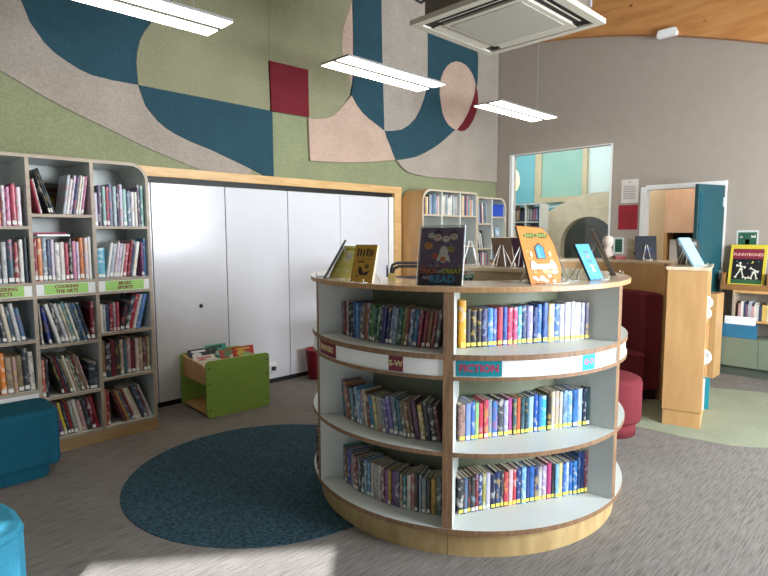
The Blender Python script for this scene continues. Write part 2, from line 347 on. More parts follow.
# ------------------------------------------------------------------ folding doors and timber trim
us = [.55, 1.235, 1.918, 2.607, 3.305, 3.999, 4.75]
for i in range(6):
    mb = MB(); mb.box(us[i]+.004, us[i+1]-.004, VM, VM+.018, .045, 1.945); o = struct('door_%d' % (i+1), mb, M['white_gloss'], bevel=.002)
    if i == 2:
        k = MB(); k.lathe([(.0, 0), (.016, 0), (.018, .006), (.012, .008), (.012, .012), (0, .012)], T=tr(2.335, VM-.0005, .86) @ RX90)
        obj('door_latch', k, M['dark'], o)
mb = MB(); mb.box(.5, 4.815, VM-.006, VM+.02, 1.95, 1.995); struct('trim_4', mb, M['black'], label='black door track')
mb = MB(); mb.box(.5, 4.75, VM+.001, VM+.019, .0, .044); struct('trim_5', mb, M['black'], label='dark gap strip under the doors')
mb = MB(); mb.box(.45, 4.954, VM-.03, VM+.019, 1.995, 2.076); struct('trim_1', mb, M['pine'], label='pine rail above white folding doors', bevel=.003)
mb = MB(); mb.box(4.83, 4.95, VM-.03, VM+.019, 0, 1.995); struct('trim_2', mb, M['pine'], label='pine post beside white folding doors', bevel=.003)
mb = MB(); mb.box(4.752, 4.828, VM-.012, VM+.019, 0, 1.949); struct('trim_3', mb, M['white'], label='white door jamb strip')

# ------------------------------------------------------------------ books
def book_meshes():
    c = MB(); e = .07
    arc = [(-.5, .06), (-.46, .025), (-.25, .004), (0, 0), (.25, .004), (.46, .025), (.5, .06)]
    poly = arc+[(.5, 1), (.5-e, 1), (.5-e, .08), (-.5+e, .08), (-.5+e, 1), (-.5, 1)]
    n = len(poly); vs = [(x, y, z) for z in (0, 1) for x, y in poly]
    fs = [(i, (i+1) % n, n+(i+1) % n, n+i) for i in range(n)]
    for o_, fl_ in ((0, True), (n, False)):
        for q in ([0, 1, 2, 3, 4, 5, 6, 9, 10], [6, 7, 8, 9], [10, 11, 12, 0]):
            q = [o_+k for k in q]; fs.append(tuple(q[::-1] if fl_ else q))
    c.add(vs, fs)
    p = MB(); p.box(-.425, .425, .085, .96, .015, .985)
    s = MB(); s.box(-.40, .40, -.006, .03, .035, .13)
    return c.mesh('book_cover', M['book']), p.mesh('page_block', M['pages']), s.mesh('spine_label', M['sticker']), s.mesh('spine_label_white', M['sticker_white'])
BK, PG, SL, SLW = book_meshes()
NAMES = {}
def cname(h):
    r, g, b_ = [int(h[i:i+2], 16) for i in (1, 3, 5)]
    import colorsys
    H, S, V = colorsys.rgb_to_hsv(r/255, g/255, b_/255); H *= 360
    if V < .2: return 'black'
    if S < .16: return 'white' if V > .82 else ('pale grey' if V > .62 else ('grey' if V > .38 else 'charcoal'))
    if H < 14 or H >= 335: n = 'pink' if (V > .8 and S < .5) else 'red'
    elif H < 42: n = 'orange' if (V > .75 and S > .5) else ('beige' if S < .35 else 'brown')
    elif H < 68: n = 'yellow' if V > .6 else 'olive'
    elif H < 165: n = 'green'
    elif H < 195: n = 'teal'
    elif H < 250: n = 'blue'
    elif H < 290: n = 'purple'
    else: n = 'magenta'
    if n in ('beige',): return 'beige'
    return ('dark ' if V < .42 else ('pale ' if (V > .75 and S < .4 and n != 'pink') else ''))+n
def place_book(pos, rz, t, d, h, col, label, group, lean=0, sticker=0):
    """pos: middle of the foot of the spine; rz: heading (spine faces local -y); lean: top goes towards local +x."""
    o = bpy.data.objects.new('library_book', BK); C.objects.link(o)
    o.color = lin(col); o.scale = (t, d, h)
    o.rotation_euler = (0, lean, rz); o.location = (pos[0], pos[1], pos[2]+abs(math.sin(lean))*t/2+.0008)
    tag(o, label, 'book', group)
    p = bpy.data.objects.new('page_block', PG); C.objects.link(p); p.parent = o
    if sticker:
        s = bpy.data.objects.new('spine_label', SL if sticker == 1 else SLW); C.objects.link(s); s.parent = o
    return o

# ------------------------------------------------------------------ round island of curved bookcases
IC = (2.68, 2.037); RO, RI = .91, .585
A_F, A_R, A_L = rad(213), rad(275.3), rad(157.0)
UNITS = [('curved_bookcase', A_F, A_R, 'curved white bookcase unit with teal FICTION strip and bright books'),
         ('curved_bookcase', A_L, A_F, 'curved bookcase unit with the dark red S-W and READERS strips'),
         ('curved_bookcase', A_R, rad(331), 'curved bookcase unit at the back of the ring beside the maroon stool'),
         ('curved_bookcase', rad(331), rad(391), 'curved bookcase unit across the hollow, under the purple and brown book backs'),
         ('curved_bookcase', rad(118), A_L, 'curved bookcase unit behind the READERS strip, mostly hidden')]
SHELF_Z = [(.126, .15), (.494, .515), (.849, .867), (.942, .967)]
def island_T(a): return tr(IC[0], IC[1], 0) @ rot_z(a)      # local x = radial
for name, a0, a1, lab in UNITS:
    t = thing(name, lab, 'bookcase', (IC[0], IC[1], 0), 0, 'curved bookcase units of the round island')
    def S(nm, r0, r1, z0, z1, mats, outer=1, g=0, **k):
        mb = MB(); mb.sector((0, 0), r0, r1, a0+g/r1, a1-g/r1, z0, z1, outer, 0); return obj(nm, mb, mats, t, **k)
    S('plinth', RI+.03, .868, 0, .126, [M['plinth'], M['plinth']], g=.0015)
    lam = [M['laminate'], M['edge']]
    S('bottom_board', RI, RO, *SHELF_Z[0], lam, g=.0)
    S('shelf', RI+.012, RO, *SHELF_Z[1], lam, g=.024); S('shelf', RI+.012, RO, *SHELF_Z[2], lam, g=.024); S('shelf', RI+.012, RO, *SHELF_Z[3], lam, g=.024)
    S('label_rail', RO-.022, RO-.009, .8672, .9418, [M['white'], M['white']], g=.0242)
    S('back_panel', RI, RI+.0118, .1502, 1.246, [plain('#70755f', .5, .02)]*2, g=.0242)
    S('inner_panel', RI-.014, RI-.0005, .0, 1.246, [plain('#b3a184', .5, .03)]*2, g=.001)
    for a, sg in ((a0, 1), (a1, -1)):
        mb = MB(); y0, y1 = sorted((.0003*sg, .0236*sg))
        mb.prism([(RI, y0), (RO-.002, y0), (RO-.002, y1), (RI, y1)], .1502, 1.246, side=[0, 1, 0, 0], top=0, T=rot_z(a))
        obj('side_panel', mb, lam, t)
# ring worktop with rounded end by the opening
mb = MB(); mb.sector(IC, RI-.022, RO+.006, rad(116), rad(398), 1.2462, 1.271, 1, 0, n=110)
wt = obj('ring_worktop', mb, [M['maple_top'], wood('worktop_edge', '#a07a52', '#b98f64', .4, (30, 30, 4))], bevel=.003)
tag(wt, 'pale wood ring-shaped worktop on the round bookcase island', 'worktop')

# label strips on the rails (curved plates with lettering)
def strip_label(name, a_mid, width, z0, z1, bg, fg, lines, label, size, bold=.0008):
    r = RO-.0082
    mb = MB(); mb.sector(IC, r-.0005, r+.0012, a_mid-width/2/r, a_mid+width/2/r, z0, z1, 0, 0, n=10)
    T = Matrix()
    tm = text_mb(lines, size, 1, RX90, bold=bold)
    vs = []
    for x, y, z in tm.v:
        a = a_mid+x/r; rr = r+.0016-y
        vs.append((IC[0]+rr*math.cos(a), IC[1]+rr*math.sin(a), (z0+z1)/2+z))
    mb.add(vs, tm.f, 1)
    return tag(obj(name, mb, [bg, fg]), label, 'sign', 'name strips on the island')
MAR = plain('#73202f', .4); TLS = plain('#157f8c', .4); YEL = plain('#c9b98a', .5); PNK = plain('#c9426f', .5); CYN = plain('#1fa5c4', .4)
strip_label('shelf_sign', rad(164.5), .215, .8675, .9415, MAR, YEL, 'READERS', 'dark red READERS strip at the shaded end of the island', .040, .0012)
strip_label('shelf_sign', rad(197.0), .075, .869, .940, MAR, YEL, 'S-W', 'dark red S-W strip on the shaded side of the island', .038, .0012)
strip_label('shelf_sign', rad(221.6), .205, .869, .940, TLS, plain('#a83255', .5), 'FICTION', 'long teal FICTION strip on the island', .046, .0016)
strip_label('shelf_sign', rad(257.6), .088, .8675, .9415, CYN, PNK, 'G-O', 'small bright teal G-O strip with pink letters on the island', .036, .0012)

ROWNM = {1: 'on the top shelf', 2: 'on the middle shelf', 3: 'on the bottom shelf'}
SZ = {1: .967, 2: .515, 3: .15}
# bright side: books stand along a straight line from the centre post to the side panel
P0, P1 = (2.056, 1.585), (2.727, 1.251)
R1 = '#d99a2c #2a2a2c #1c1c22 #201c26 #3c3a68 #3f7fc4 #4a62a8 #b5304a #3a5ca8 #c93a5c #c44a7a #48a8c8 #27406a #8a86b4 #20366e #3a6fb8 #2f59a0 #c8b890 #2a62b0 #b8b6c4 #c2bfd6 #d4d4d8 #c9cbd2 #9c9cb4 #4c4a66'.split()
R2 = '#a08078 #7a94d0 #4468b0 #86b888 #c03a52 #bf4464 #8f949c #4a78b8 #43464e #a6a8d0 #a8508c #4c6468 #c95a3a #3a5a64 #24485a #9cc0dc #2a58b0 #2c6cb4 #3ea8cc #22242a #c0b8ac #b0a08a #c4bcb0 #86a8cc #6c9cd0 #3c78bc #a4bcd8 #23304c #24484e'.split()
R3 = '#3a3a3e #56708c #32343c #3c3a34 #7a2a34 #2f4a80 #9a944c #b8b0c8 #262e4a #30406a #3a3c44 #b0384a #c8aab0 #b84048 #2a3a78 #68a0d0 #2b3c78 #3468b0 #26386c #b4b2b0 #a292b4 #a83a72 #2a2c30 #7cb0d4 #d4c48c #3a68b4 #9ab4d4 #2f64b4 #3474b8 #1d3a70 #182c58 #6a3038'.split()
DIR = Vector((P1[0]-P0[0], P1[1]-P0[1], 0)); LEN = DIR.length; DIR.normalize(); RZ = math.atan2(DIR.y, DIR.x)
for row, cols in ((1, R1), (2, R2), (3, R3)):
    ths = [random.uniform(.019, .030) for _ in cols]; ths[0] *= 1.1
    g = .0012; k = (LEN-.004-(.022 if row == 1 else 0)-g*len(cols))/sum(ths); x = .002
    for i, (c, th) in enumerate(zip(cols, ths)):
        th *= k; h = random.uniform(.176, .19)
        if row == 1 and i == 0: h = .226
        if row == 1 and i > 14: h = random.uniform(.186, .198)
        if row == 2 and i >= 19: h = random.uniform(.19, .2)
        if row == 3 and i >= 29: h = random.uniform(.216, .226)
        d = random.uniform(.106, .115)
        p = Vector((P0[0], P0[1], SZ[row]))+DIR*(x+th/2)+Vector((math.sin(RZ), -math.cos(RZ), 0))*random.uniform(-.004, .004)
        place_book(p, RZ, th, d, h, c, '%s book, %s from the centre post %s of the FICTION unit' % (cname(c), ORD[i+1], ROWNM[row]), 'books on the bright side of the island', 0, 1 if random.random() < .85 else 2)
        x += th+g
# shaded side: books follow the arc
Q1 = '#3c6c84 #7a6470 #5c2e36 #9a8a88 #232428 #2c2e34 #3a5c90 #5a84b0 #5c5c60 #6a5648 #8c5238 #3c5a48 #54804e #2c4838 #47704c #26302e #34386a #2a2c56 #5e7286 #84909c #2c5850 #6e7a4c #7c4038 #50607c #3a6484 #80384a #6e2e3a #7a5a3c #8c4640 #5c5458'.split()
Q2 = '#2f6a78 #9a6a60 #8a5a58 #4c4448 #6a8490 #3c3c44 #6a92b0 #5a86a8 #88707a #b0a88c #74503c #3a7494 #b0a878 #8f8f84 #6e7c80 #6a5c90 #74649c #5a6c78 #48707c #6a604e #8a7052 #5c4038 #5a3a5a #a8924a #2c3440 #34323c #5c2e38'.split()
Q3 = '#357c84 #6a6460 #6a4a44 #4a5a90 #3a4a78 #8c8488 #7c4c4c #6a2c3a #50504e #3c403c #6c90a8 #5a7c98 #a8a49c #9c9a94 #b4aca4 #6a4a54 #8c5a90 #a88a44 #6e4c86 #5e5470 #8c7460 #3a7a80 #c0bcb4 #94625c #3c3a3c #7a8a94 #808c90 #4c4c4c #ac8a44 #5a6a5c'.split()
AL0, AL1 = rad(161.3), rad(210.8); RB = .80
for row, cols in ((1, Q1), (2, Q2), (3, Q3)):
    n = len(cols); ths = [random.uniform(.017, .027) for _ in cols]
    lean = {1: rad(7), 2: rad(-9), 3: 0}[row]
    span = (AL1-AL0)*RB-.012-(abs(math.sin(lean))*.16 if lean else 0)
    k = (span)/(sum(ths)+.0012*n); s = .004 if lean >= 0 else .004+abs(math.sin(lean))*.17
    for i, (c, th) in enumerate(zip(cols, ths)):
        th *= k; a = AL0+(s+th/2)/RB; h = random.uniform(.172, .194); d = random.uniform(.115, .13)
        if row == 1 and i < 8: ln = 0
        else: ln = lean*random.uniform(.85, 1.1)
        if row == 2 and i == 0: h = .2
        r = RB+random.uniform(-.004, .004)
        place_book((IC[0]+r*math.cos(a), IC[1]+r*math.sin(a), SZ[row]), a+PI/2, th*.9, d, h, c,
                   '%s book, %s from the outer panel %s of the S-W unit' % (cname(c), ORD[i+1], ROWNM[row]), 'books on the shaded side of the island', ln, 2 if random.random() < .4 else 0)
        s += th+.0012*k
# a few books seen past the panel on the hidden back unit
for i, a in enumerate((rad(140), rad(145), rad(150))):
    place_book((IC[0]+.90*math.cos(a), IC[1]+.90*math.sin(a), .15), a+PI/2, .03, .2, .225-.01*i, '#26282c',
               '%s dark book on the bottom shelf just past the READERS end panel' % ORD[i+1], 'dark books past the panel', 0, 0)

# ------------------------------------------------------------------ tall wall bookcase
BX0, BX1, BY0, BY1, BH = .53, 1.697, 4.24, 4.70, 2.03
ux = [BX0, .917, 1.305, BX1]
t = thing('tall_bookcase', 'tall grey oak bookcase with green topic signs against the mural wall', 'bookcase', (1.1, 4.45, 0))
def loc(mb): mb.v = [(x-1.1, y-4.45, z) for x, y, z in mb.v]; return mb
GO = M['greyoak']; W2 = [M['laminate'], GO]
mb = MB(); mb.box(BX0, BX1, BY0+.004, BY1, 0, .10); obj('plinth', loc(mb), M['oakplinth'], t, bevel=.002)
mb = MB(); mb.box(BX0, BX1-.012, BY1-.012, BY1, .1, BH-.02); obj('back_panel', loc(mb), M['laminate'], t)
# outer shell: right end curving into the top
R = .13; th = .022
outer = [(BX0, BH)]+[(BX1-R+R*math.sin(a), BH-R+R*math.cos(a)) for a in [i*PI/2/10 for i in range(11)]]+[(BX1, .1)]
inner = [(BX1-th, .1)]+[(BX1-R+(R-th)*math.sin(a), BH-R+(R-th)*math.cos(a)) for a in [i*PI/2/10 for i in range(10, -1, -1)]]+[(BX0, BH-th)]
TXZ = Matrix(((1, 0, 0, 0), (0, 0, 1, 0), (0, 1, 0, 0), (0, 0, 0, 1)))
mb = MB(); vs = [(x, y, z) for y in (BY0, BY1) for x, z in outer+inner]; n = len(outer+inner); k = len(outer)
fs = []
for j in range(k-1): fs += [(j, j+1, n-2-j, n-1-j), (n+j+1, n+j, 2*n-1-j, 2*n-2-j)]
for j in range(n): fs.append((j, n+j, n+(j+1) % n, (j+1) % n))
mb.add(vs, fs, [1]*len(fs)); 
for i_, fc in enumerate(fs):
    if i_ >= 2*(k-1)+k: mb.m[i_] = 0
obj('carcass', loc(mb), W2, t)
for x in (BX0, ux[1]-.011, ux[2]-.011):
    mb = MB(); mb.box(x, x+.022, BY0, BY1-.012, .1, BH-th); mb.m = [1 if j == 2 else 0 for j in range(6)]; obj('divider', loc(mb), W2, t)
ROWS = {2: [.105, .467, .80, 1.195, 1.568], 1: [.105, .40, .76, 1.195, 1.645], 0: [.466, .807, 1.19, 1.563]}
for col, zs in ROWS.items():
    for z in zs+[1.10]:
        mb = MB(); mb.box(ux[col]+.011, ux[col+1]-(.022 if col == 2 else .011), BY0+.001, BY1-.012, z-.02, z); mb.m = [1 if j == 2 else 0 for j in range(6)]
        obj('shelf', loc(mb), W2, t)
    mb = MB(); mb.box(ux[col]+.011, ux[col+1]-(.022 if col == 2 else .011), BY0+.004, BY0+.012, 1.1, 1.175); obj('label_rail', loc(mb), M['white'], t)
mb = MB(); mb.box(ux[0]+.022, ux[1]-.011, BY0+.004, BY0+.018, .1, .446); obj('kick_panel', loc(mb), M['white'], t)
LG = plain('#9bcb66', .5, .03); DR = plain('#7a1f30', .5)
for col, tx, lab in ((0, 'ENGINEERING\nPROJECTS', 'green ENGINEERING sign on the tall bookcase, cut by the frame'), (1, 'COOKING\nTHE ARTS', 'green COOKING THE ARTS sign on the tall bookcase'), (2, 'MUSIC\nSPORTS', 'green MUSIC SPORTS sign on the tall bookcase')):
    xm = (ux[col]+ux[col+1])/2-(.004 if col == 2 else 0)
    mb = MB(); mb.box(-.135, .135, 0, .003, -.034, .034); text_mb(tx, .031, 1, tr(0, -.0006, 0) @ RX90, mb, bold=.0012)
    tag(obj('topic_sign', mb, [LG, DR], loc=(xm, BY0+.0005, 1.138)), lab, 'sign', 'topic signs on the tall bookcase')

PAL_A = '#b04a5c #d8d4d0 #c07a9a #8a4a72 #a8909c #d4c4cc #dcdad6 #7c8c9c #26262c #c8bcd0 #a8b0b8 #8c2434 #3a4a6a #d0c8c0'.split()
PAL_B = '#5a8a84 #d6d8da #9ab0b8 #32343c #c8ccd4 #7aa49c #a04c5c #d8d4cc #5c6c84 #88b0ac #b8b4c4 #4a3a54'.split()
PAL_C = '#2a2a30 #c8bca8 #4a6a8c #3c3c40 #8c3a3a #d4d0c8 #26303c #5a8a94 #c49a5a #6a3a44 #b8b8b8 #2a4a5a'.split()
PAL_D = '#a08c74 #6a2430 #c8c0b0 #3a3a3c #8a7a5a #54707c #b08a8a #343840 #9a9484 #7c3a34 #607a5c #d0c8bc'.split()
COLNM = {0: 'ENGINEERING', 1: 'COOKING', 2: 'SPORTS'}
def shelf_nm(col, z):
    if z > 1.4: return 'top shelf above the %s sign' % COLNM[col]
    if z > 1.15: return 'shelf directly above the %s sign' % COLNM[col]
    if z > .7: return 'shelf just under the %s sign' % COLNM[col]
    if z > .3: return 'second shelf under the %s sign' % COLNM[col]
    return 'lowest shelf under the %s sign' % COLNM[col]
def fill(col, z, segs, pal, hr=(.25, .31), x_from=None, full=True, i0=0):
    """segs: (count, thickness, lean degrees, height factor[, explicit colours])"""
    xl = ux[col]+.011+.004; xr = ux[col+1]-(.022 if col == 2 else .011)-.004
    x = x_from if x_from is not None else xl
    top = min([q for q in ROWS[col]+[1.10] if q > z+.05]+[BH-th])-z-.025
    hm0 = sum(hr)/2; plan = []; gap = 0; prev = 0
    last = []
    def pick():
        c = random.choice([q for q in pal if q not in last[-4:]]); last.append(c); return c
    for si, (n, tk, lean, hf, *rest) in enumerate(segs):
        a = rad(lean); pre = max(0, abs(math.sin(a))-(math.sin(rad(-prev)) if prev < 0 else 0))*max(hr)*hf*1.03 if lean < 0 else 0
        nxt = segs[si+1][2] if si+1 < len(segs) else 0; pst = math.sin(a)*hm0*hf*1.04 if lean > 0 and nxt <= 0 else 0
        gap += pre+pst
        for i in range(n): plan.append((tk*random.uniform(.75, 1.25), a, hf, rest[0][i % len(rest[0])] if rest else pick(), pre if i == 0 else 0, pst if i == n-1 else 0))
        prev = lean
    tot = sum(p[0]/math.cos(p[1]) for p in plan)+.001*len(plan)
    k = min(max((xr-x-gap)/tot, .6), 1.45) if full else 1
    for idx, (tk, a, hf, c, pre, post) in enumerate(plan):
        tk *= k*.985; x += pre
        h = min(random.uniform(*hr)*hf, (top-.012-abs(math.sin(a))*tk)/math.cos(a)); d = random.uniform(.19, .23)
        w = tk/math.cos(a)+.001*k
        place_book((x+w/2, BY0+.018+random.uniform(0, .014), z), 0, tk, d, h, c, '%s book, %s along the %s' % (cname(c), ORD[idx+1+i0], shelf_nm(col, z)), 'books in the tall bookcase', a, 2 if random.random() < .55 else 0)
        x += w+post
# column above and below the SPORTS sign
fill(2, 1.568, [(14, .0205, 0, .98)], PAL_B, (.235, .315))
fill(2, 1.195, [(1, .05, 0, .8, ['#4a9ab4']), (9, .021, 9, .92), (2, .016, 0, .95, ['#6a3a6a', '#3a6a9a'])], PAL_A, (.265, .30))
fill(2, .80, [(6, .019, 0, .78), (1, .02, 14, .8, ['#2a2c34']), (1, .022, 14, 1, ['#2a3a4a']), (1, .022, 14, 1, ['#b02a40']), (1, .016, 14, 1, ['#d8d8d8']), (1, .026, 14, 1, ['#4a78b4'])], PAL_A, (.255, .275))
fill(2, .467, [(12, .0235, 0, 1)], PAL_D, (.24, .275))
fill(2, .105, [(1, .014, 0, 1, ['#c07a5a']), (1, .014, 0, 1, ['#8c2434']), (10, .016, -20, 1)], PAL_C, (.25, .28))
# column of the COOKING sign
fill(1, 1.645, [(1, .014, -10, .8, ['#a83244']), (1, .012, -10, .8, ['#d8d4d0']), (3, .014, -17, 1.05, ['#1c1c1e', '#26282c', '#20343c'])], PAL_A, (.28, .30), None, False)
fill(1, 1.645, [(7, .017, 9, .98)], PAL_A, (.245, .28), ux[1]+.20, True, 5)
fill(1, 1.195, [(14, .022, 0, 1)], PAL_A+['#c87a4a', '#d8b48a', '#c8404a'], (.24, .30))
fill(1, .76, [(1, .016, -3, 1, ['#a0988c']), (1, .022, -9, .9, ['#2c3a8a']), (9, .021, -15, 1.02), (1, .03, 0, 1, ['#7a1c28'])], PAL_C, (.265, .29))
fill(1, .40, [(2, .018, 0, .95, ['#b0604a', '#2a2c34']), (10, .017, -15, 1), (1, .05, 0, .72, ['#28343c'])], PAL_D, (.255, .29))
fill(1, .105, [(2, .02, -4, .9, ['#3a3468', '#5a5a60']), (10, .0215, -11, 1)], PAL_D+['#9a2a34', '#5a3a6a', '#c8b03a'], (.225, .25))
# column of the ENGINEERING sign (only its nearer half is in the photo)
fill(0, 1.563, [(6, .021, 0, .95)], PAL_A, (.25, .31), .70)
fill(0, 1.19, [(7, .0225, 0, 1)], PAL_C, (.265, .30), .69)
fill(0, .807, [(6, .019, -9, 1)], PAL_C+['#d88a3a', '#4a8a94'], (.22, .26), .66)
fill(0, .466, [(6, .022, -2, 1)], PAL_D+['#d87a2a', '#2a4a7a'], (.235, .29), .69)
# brown book facing out at the back of the top cooking shelf; two magazines lying on the row below
mb = MB(); mb.box(-.085, .085, 0, .018, 0, .235, 0); mb.box(-.055, .02, -.002, 0, .05, .13, 1); mb.box(-.04, .06, -.002, 0, .17, .2, 2)
tag(obj('picture_book', mb, [plain('#6a5a48', .4), plain('#b0843a', .5), plain('#5a2a34', .5)], loc=(1.135, 4.60, 1.6455), rot=(-.1, 0, 0)), 'brown book facing out at the back of the top COOKING shelf', 'book')
for i, (c, nm) in enumerate((('#d6d2d0', 'white'), ('#a83a5a', 'pink'))):
    mb = MB(); mb.box(-.1, .1, -.14, .14, .003*i, .012)
    tag(obj('magazine', mb, plain(c, .3), loc=(1.045+.01*i, 4.41, 1.497+.0125*i), rot=(0, 0, .1-.25*i)), '%s magazine lying across the book tops above the COOKING sign' % nm, 'magazine', 'magazines lying on books')

# ------------------------------------------------------------------ round rug, seats
mb = MB(); mb.lathe([(0, .0005), (.878, .0005), (.876, .004), (0, .004)], n=96, smooth=False)
tag(obj('round_rug', mb, M['rug'], loc=(1.885, 2.94, 0)), 'round dark blue carpet rug beside the island', 'rug')
def rrect(x0, x1, y0, y1, r, n=7):
    p = []
    for cx, cy, a0 in ((x1-r, y1-r, 0), (x0+r, y1-r, 90), (x0+r, y0+r, 180), (x1-r, y0+r, 270)):
        for i in range(n): a = rad(a0+90*i/(n-1)); p.append((cx+r*math.cos(a), cy+r*math.sin(a)))
    return p
t = thing('padded_bench', 'dark teal padded seat in front of the tall bookcase', 'seat', (.5, 4.05, 0))
mb = MB(); mb.prism(rrect(-.45, .43, -.215, .165, .07), .07, .43); obj('cushion', mb, M['teal_fabric'], t, bevel=.03)
mb = MB(); mb.prism(rrect(-.42, .37, -.175, .13, .07), 0, .07); obj('plinth', mb, M['teal_fabric'], t)
t = thing('padded_stool', 'bright teal padded stool standing in the sunlight', 'seat', (.045, 2.5, 0))
sp = [(.37, .12), (.392, .02), (.39, -.09), (.36, -.16), (.29, -.2), (-.3, -.32), (-.4, -.25), (-.4, .3), (-.3, .42), (.22, .30), (.32, .22)]
mb = MB(); mb.prism(sp, .08, .43); obj('cushion', mb, M['cyan_fabric'], t, bevel=.025)
mb = MB(); mb.prism([(x*.9, y*.9) for x, y in sp], 0, .08); obj('plinth', mb, M['cyan_fabric'], t)
mb = MB(); mb.tube([(x*1.002, y*1.002, .395) for x, y in sp], .004, 6, close=True); obj('piping', mb, M['cyan_fabric'], t)
t = thing('padded_stool', 'round maroon padded stool beside the island', 'seat', (4.14, 1.76, 0))
mb = MB(); mb.lathe([(0, .11), (.225, .11), (.232, .13), (.232, .40), (.222, .425), (.19, .44), (0, .442)], n=40); obj('cushion', mb, M['maroon'], t)
mb = MB(); mb.lathe([(0, 0), (.195, 0), (.195, .11), (0, .11)], n=40); obj('plinth', mb, M['maroon'], t)

# ------------------------------------------------------------------ curved booth, sofa and end shelf unit
BC = (4.82, 2.28)
t = thing('curved_counter', 'curved maple counter wrapping round the maroon sofa', 'counter', (BC[0], BC[1], 0))
mb = MB(); mb.sector((0, 0), .66, .69, rad(-52), rad(100), 0, 1.224, 0, 0, 30); obj('front_panel', mb, M['maple'], t)
mb = MB(); mb.sector((0, 0), .92, .95, rad(-52), rad(100), 0, 1.224, 0, 0, 30); obj('back_panel', mb, M['maple'], t)
mb = MB(); mb.sector((0, 0), .65, .96, rad(-52), rad(100), 1.2242, 1.25, 1, 0, 30); obj('top', mb, [M['maple_top'], M['edge']], t)
t = thing('curved_sofa', 'maroon curved sofa inside the maple counter', 'sofa', (BC[0], BC[1], 0))
mb = MB(); mb.sector((0, 0), .50, .655, rad(-52), rad(98), .09, .97, 0, 0, 30); obj('backrest', mb, M['maroon'], t, bevel=.02)
mb = MB(); mb.sector((0, 0), .12, .498, rad(-70), rad(98), .12, .44, 0, 0, 30); obj('seat', mb, M['maroon'], t, bevel=.03)
mb = MB(); mb.sector((0, 0), .2, .63, rad(-50), rad(98), 0, .088, 0, 0, 30); obj('plinth', mb, plain('#2c1519', .8), t)

a_e = rad(13.2)-PI/2      # end panel runs from (4.596,1.527) to (4.635,1.232)
t = thing('display_shelf_unit', 'tall maple shelf unit end with plinth, beside the maroon sofa', 'bookcase', (4.596, 1.527, 0), a_e+PI/2)
# local: x = away from camera along the unit, y = from 0 at the sofa side to -.297 at the open side
Wd = .275
def bx(nm, x0, x1, y0, y1, z0, z1, m, bv=.002):
    mb = MB(); mb.box(x0, x1, y0, y1, z0, z1); return obj(nm, mb, m, t, bevel=bv)
bx('end_panel', -.02, .0, -Wd, 0, .128, 1.224, M['maple']); bx('plinth', -.012, .62, -Wd+.006, -.006, 0, .124, M['maple'])
bx('back_panel', .0002, .62, -.018, 0, .128, 1.224, M['maple']); bx('end_panel', .6002, .62, -Wd, -.0182, .128, 1.224, M['maple'])
for z in (.13, .46, .80): bx('shelf', .0004, .6, -Wd+.004, -.0184, z, z+.02, M['maple'])
bx('top', -.028, .66, -Wd-.012, .012, 1.2242, 1.25, M['maple_top'])
TU = tr(4.596, 1.527, 0) @ rot_z(a_e+PI/2)
def inU(x, y, z): return tuple(TU @ Vector((x, y, z)))
rzU = a_e+PI/2
for i, (z, r) in enumerate(((.985, .05), (.90, .045), (.56, .06))):
    mb = MB(); mb.lathe([(0, 0), (r*.6, 0), (r, .01), (r, .014), (r*.6, .005), (0, .005)], n=28, T=RX90)
    nm = ('upper', 'middle', 'lower')[i]
    tag(obj('paper_plate', mb, M['white'], loc=inU(.03+.012*i, -Wd+.012, z), rot=(0, 0, rzU-PI/2)), '%s white round disc poking out of the open side of the maple unit' % nm, 'plate', 'white discs on the maple unit')
for i, (c, nm, dx) in enumerate((('#d8d8d4', 'white', .03), ('#1f7f8c', 'bright teal', .06), ('#2a97a4', 'teal', .09))):
    mb = MB(); mb.box(-.011, .011, 0, .2, 0, .24)
    tag(obj('picture_book', mb, plain(c, .35), loc=inU(dx, -Wd-.012-.03*min(i, 1), .1505), rot=(0, 0, rzU)), '%s book jutting from the lowest shelf of the maple unit' % nm, 'book', 'books on the lowest maple shelf')

# ------------------------------------------------------------------ door, notices on the grey wall
def yz_box(mb, y0, y1, z0, z1, x0, x1, mat=0): mb.box(x0, x1, y0, y1, z0, z1, mat)
mb = MB(); yz_box(mb, 2.62, 2.68, 0, 2.066, UR-.012, UR+.13); yz_box(mb, 1.758, 1.775, 0, 2.085, UR-.012, UR+.13); yz_box(mb, 1.775, 2.62, 2.03, 2.085, UR-.012, UR+.13)
struct('trim_6', mb, M['white'], label='white door frame')
DL = .45; dirv = Vector((6.40-6.99, 1.975-1.79)); da = math.atan2(dirv.y, dirv.x)
mb = MB(); mb.box(0, DL, -.022, .022, .012, 2.03)
d = obj('teal_door', mb, plain('#1c4a52', .35, .05), loc=(6.99, 1.793, 0), rot=(0, 0, da), bevel=.004)
tag(d, 'teal door standing open in the grey wall', 'door')
mb = MB(); mb.box(.36, .43, .0225, .026, 1.1, 1.93); obj('vision_panel', mb, plain('#164a58', .15), d)
mb = MB(); mb.tube([(.55, .024, 1.0), (.55, .07, 1.0), (.44, .07, 1.0)], .009); obj('door_handle', mb, M['steel'], d)
for q in (.25, 1.0, 1.8):
    mb = MB(); mb.box(-.008, .03, .0225, .03, q, q+.1); obj('hinge', mb, M['steel'], d)
def notice(name, y0, y1, z0, z1, mats, arts, label):
    mb = MB(); w, h = y0-y1, z1-z0
    mb.box(-w/2, w/2, -.002, 0, -h/2, h/2, 0)
    for x0, x1, a0, a1, k in arts: mb.box(x0*w, x1*w, -.0028, -.0019, a0*h, a1*h, k)
    return tag(obj(name, mb, mats, loc=(UR-.0005, (y0+y1)/2, (z0+z1)/2), rot=(0, 0, -PI/2)), label, 'notice')
PAP = plain('#cfc9c2', .7, .03); INK = plain('#77706a', .7)
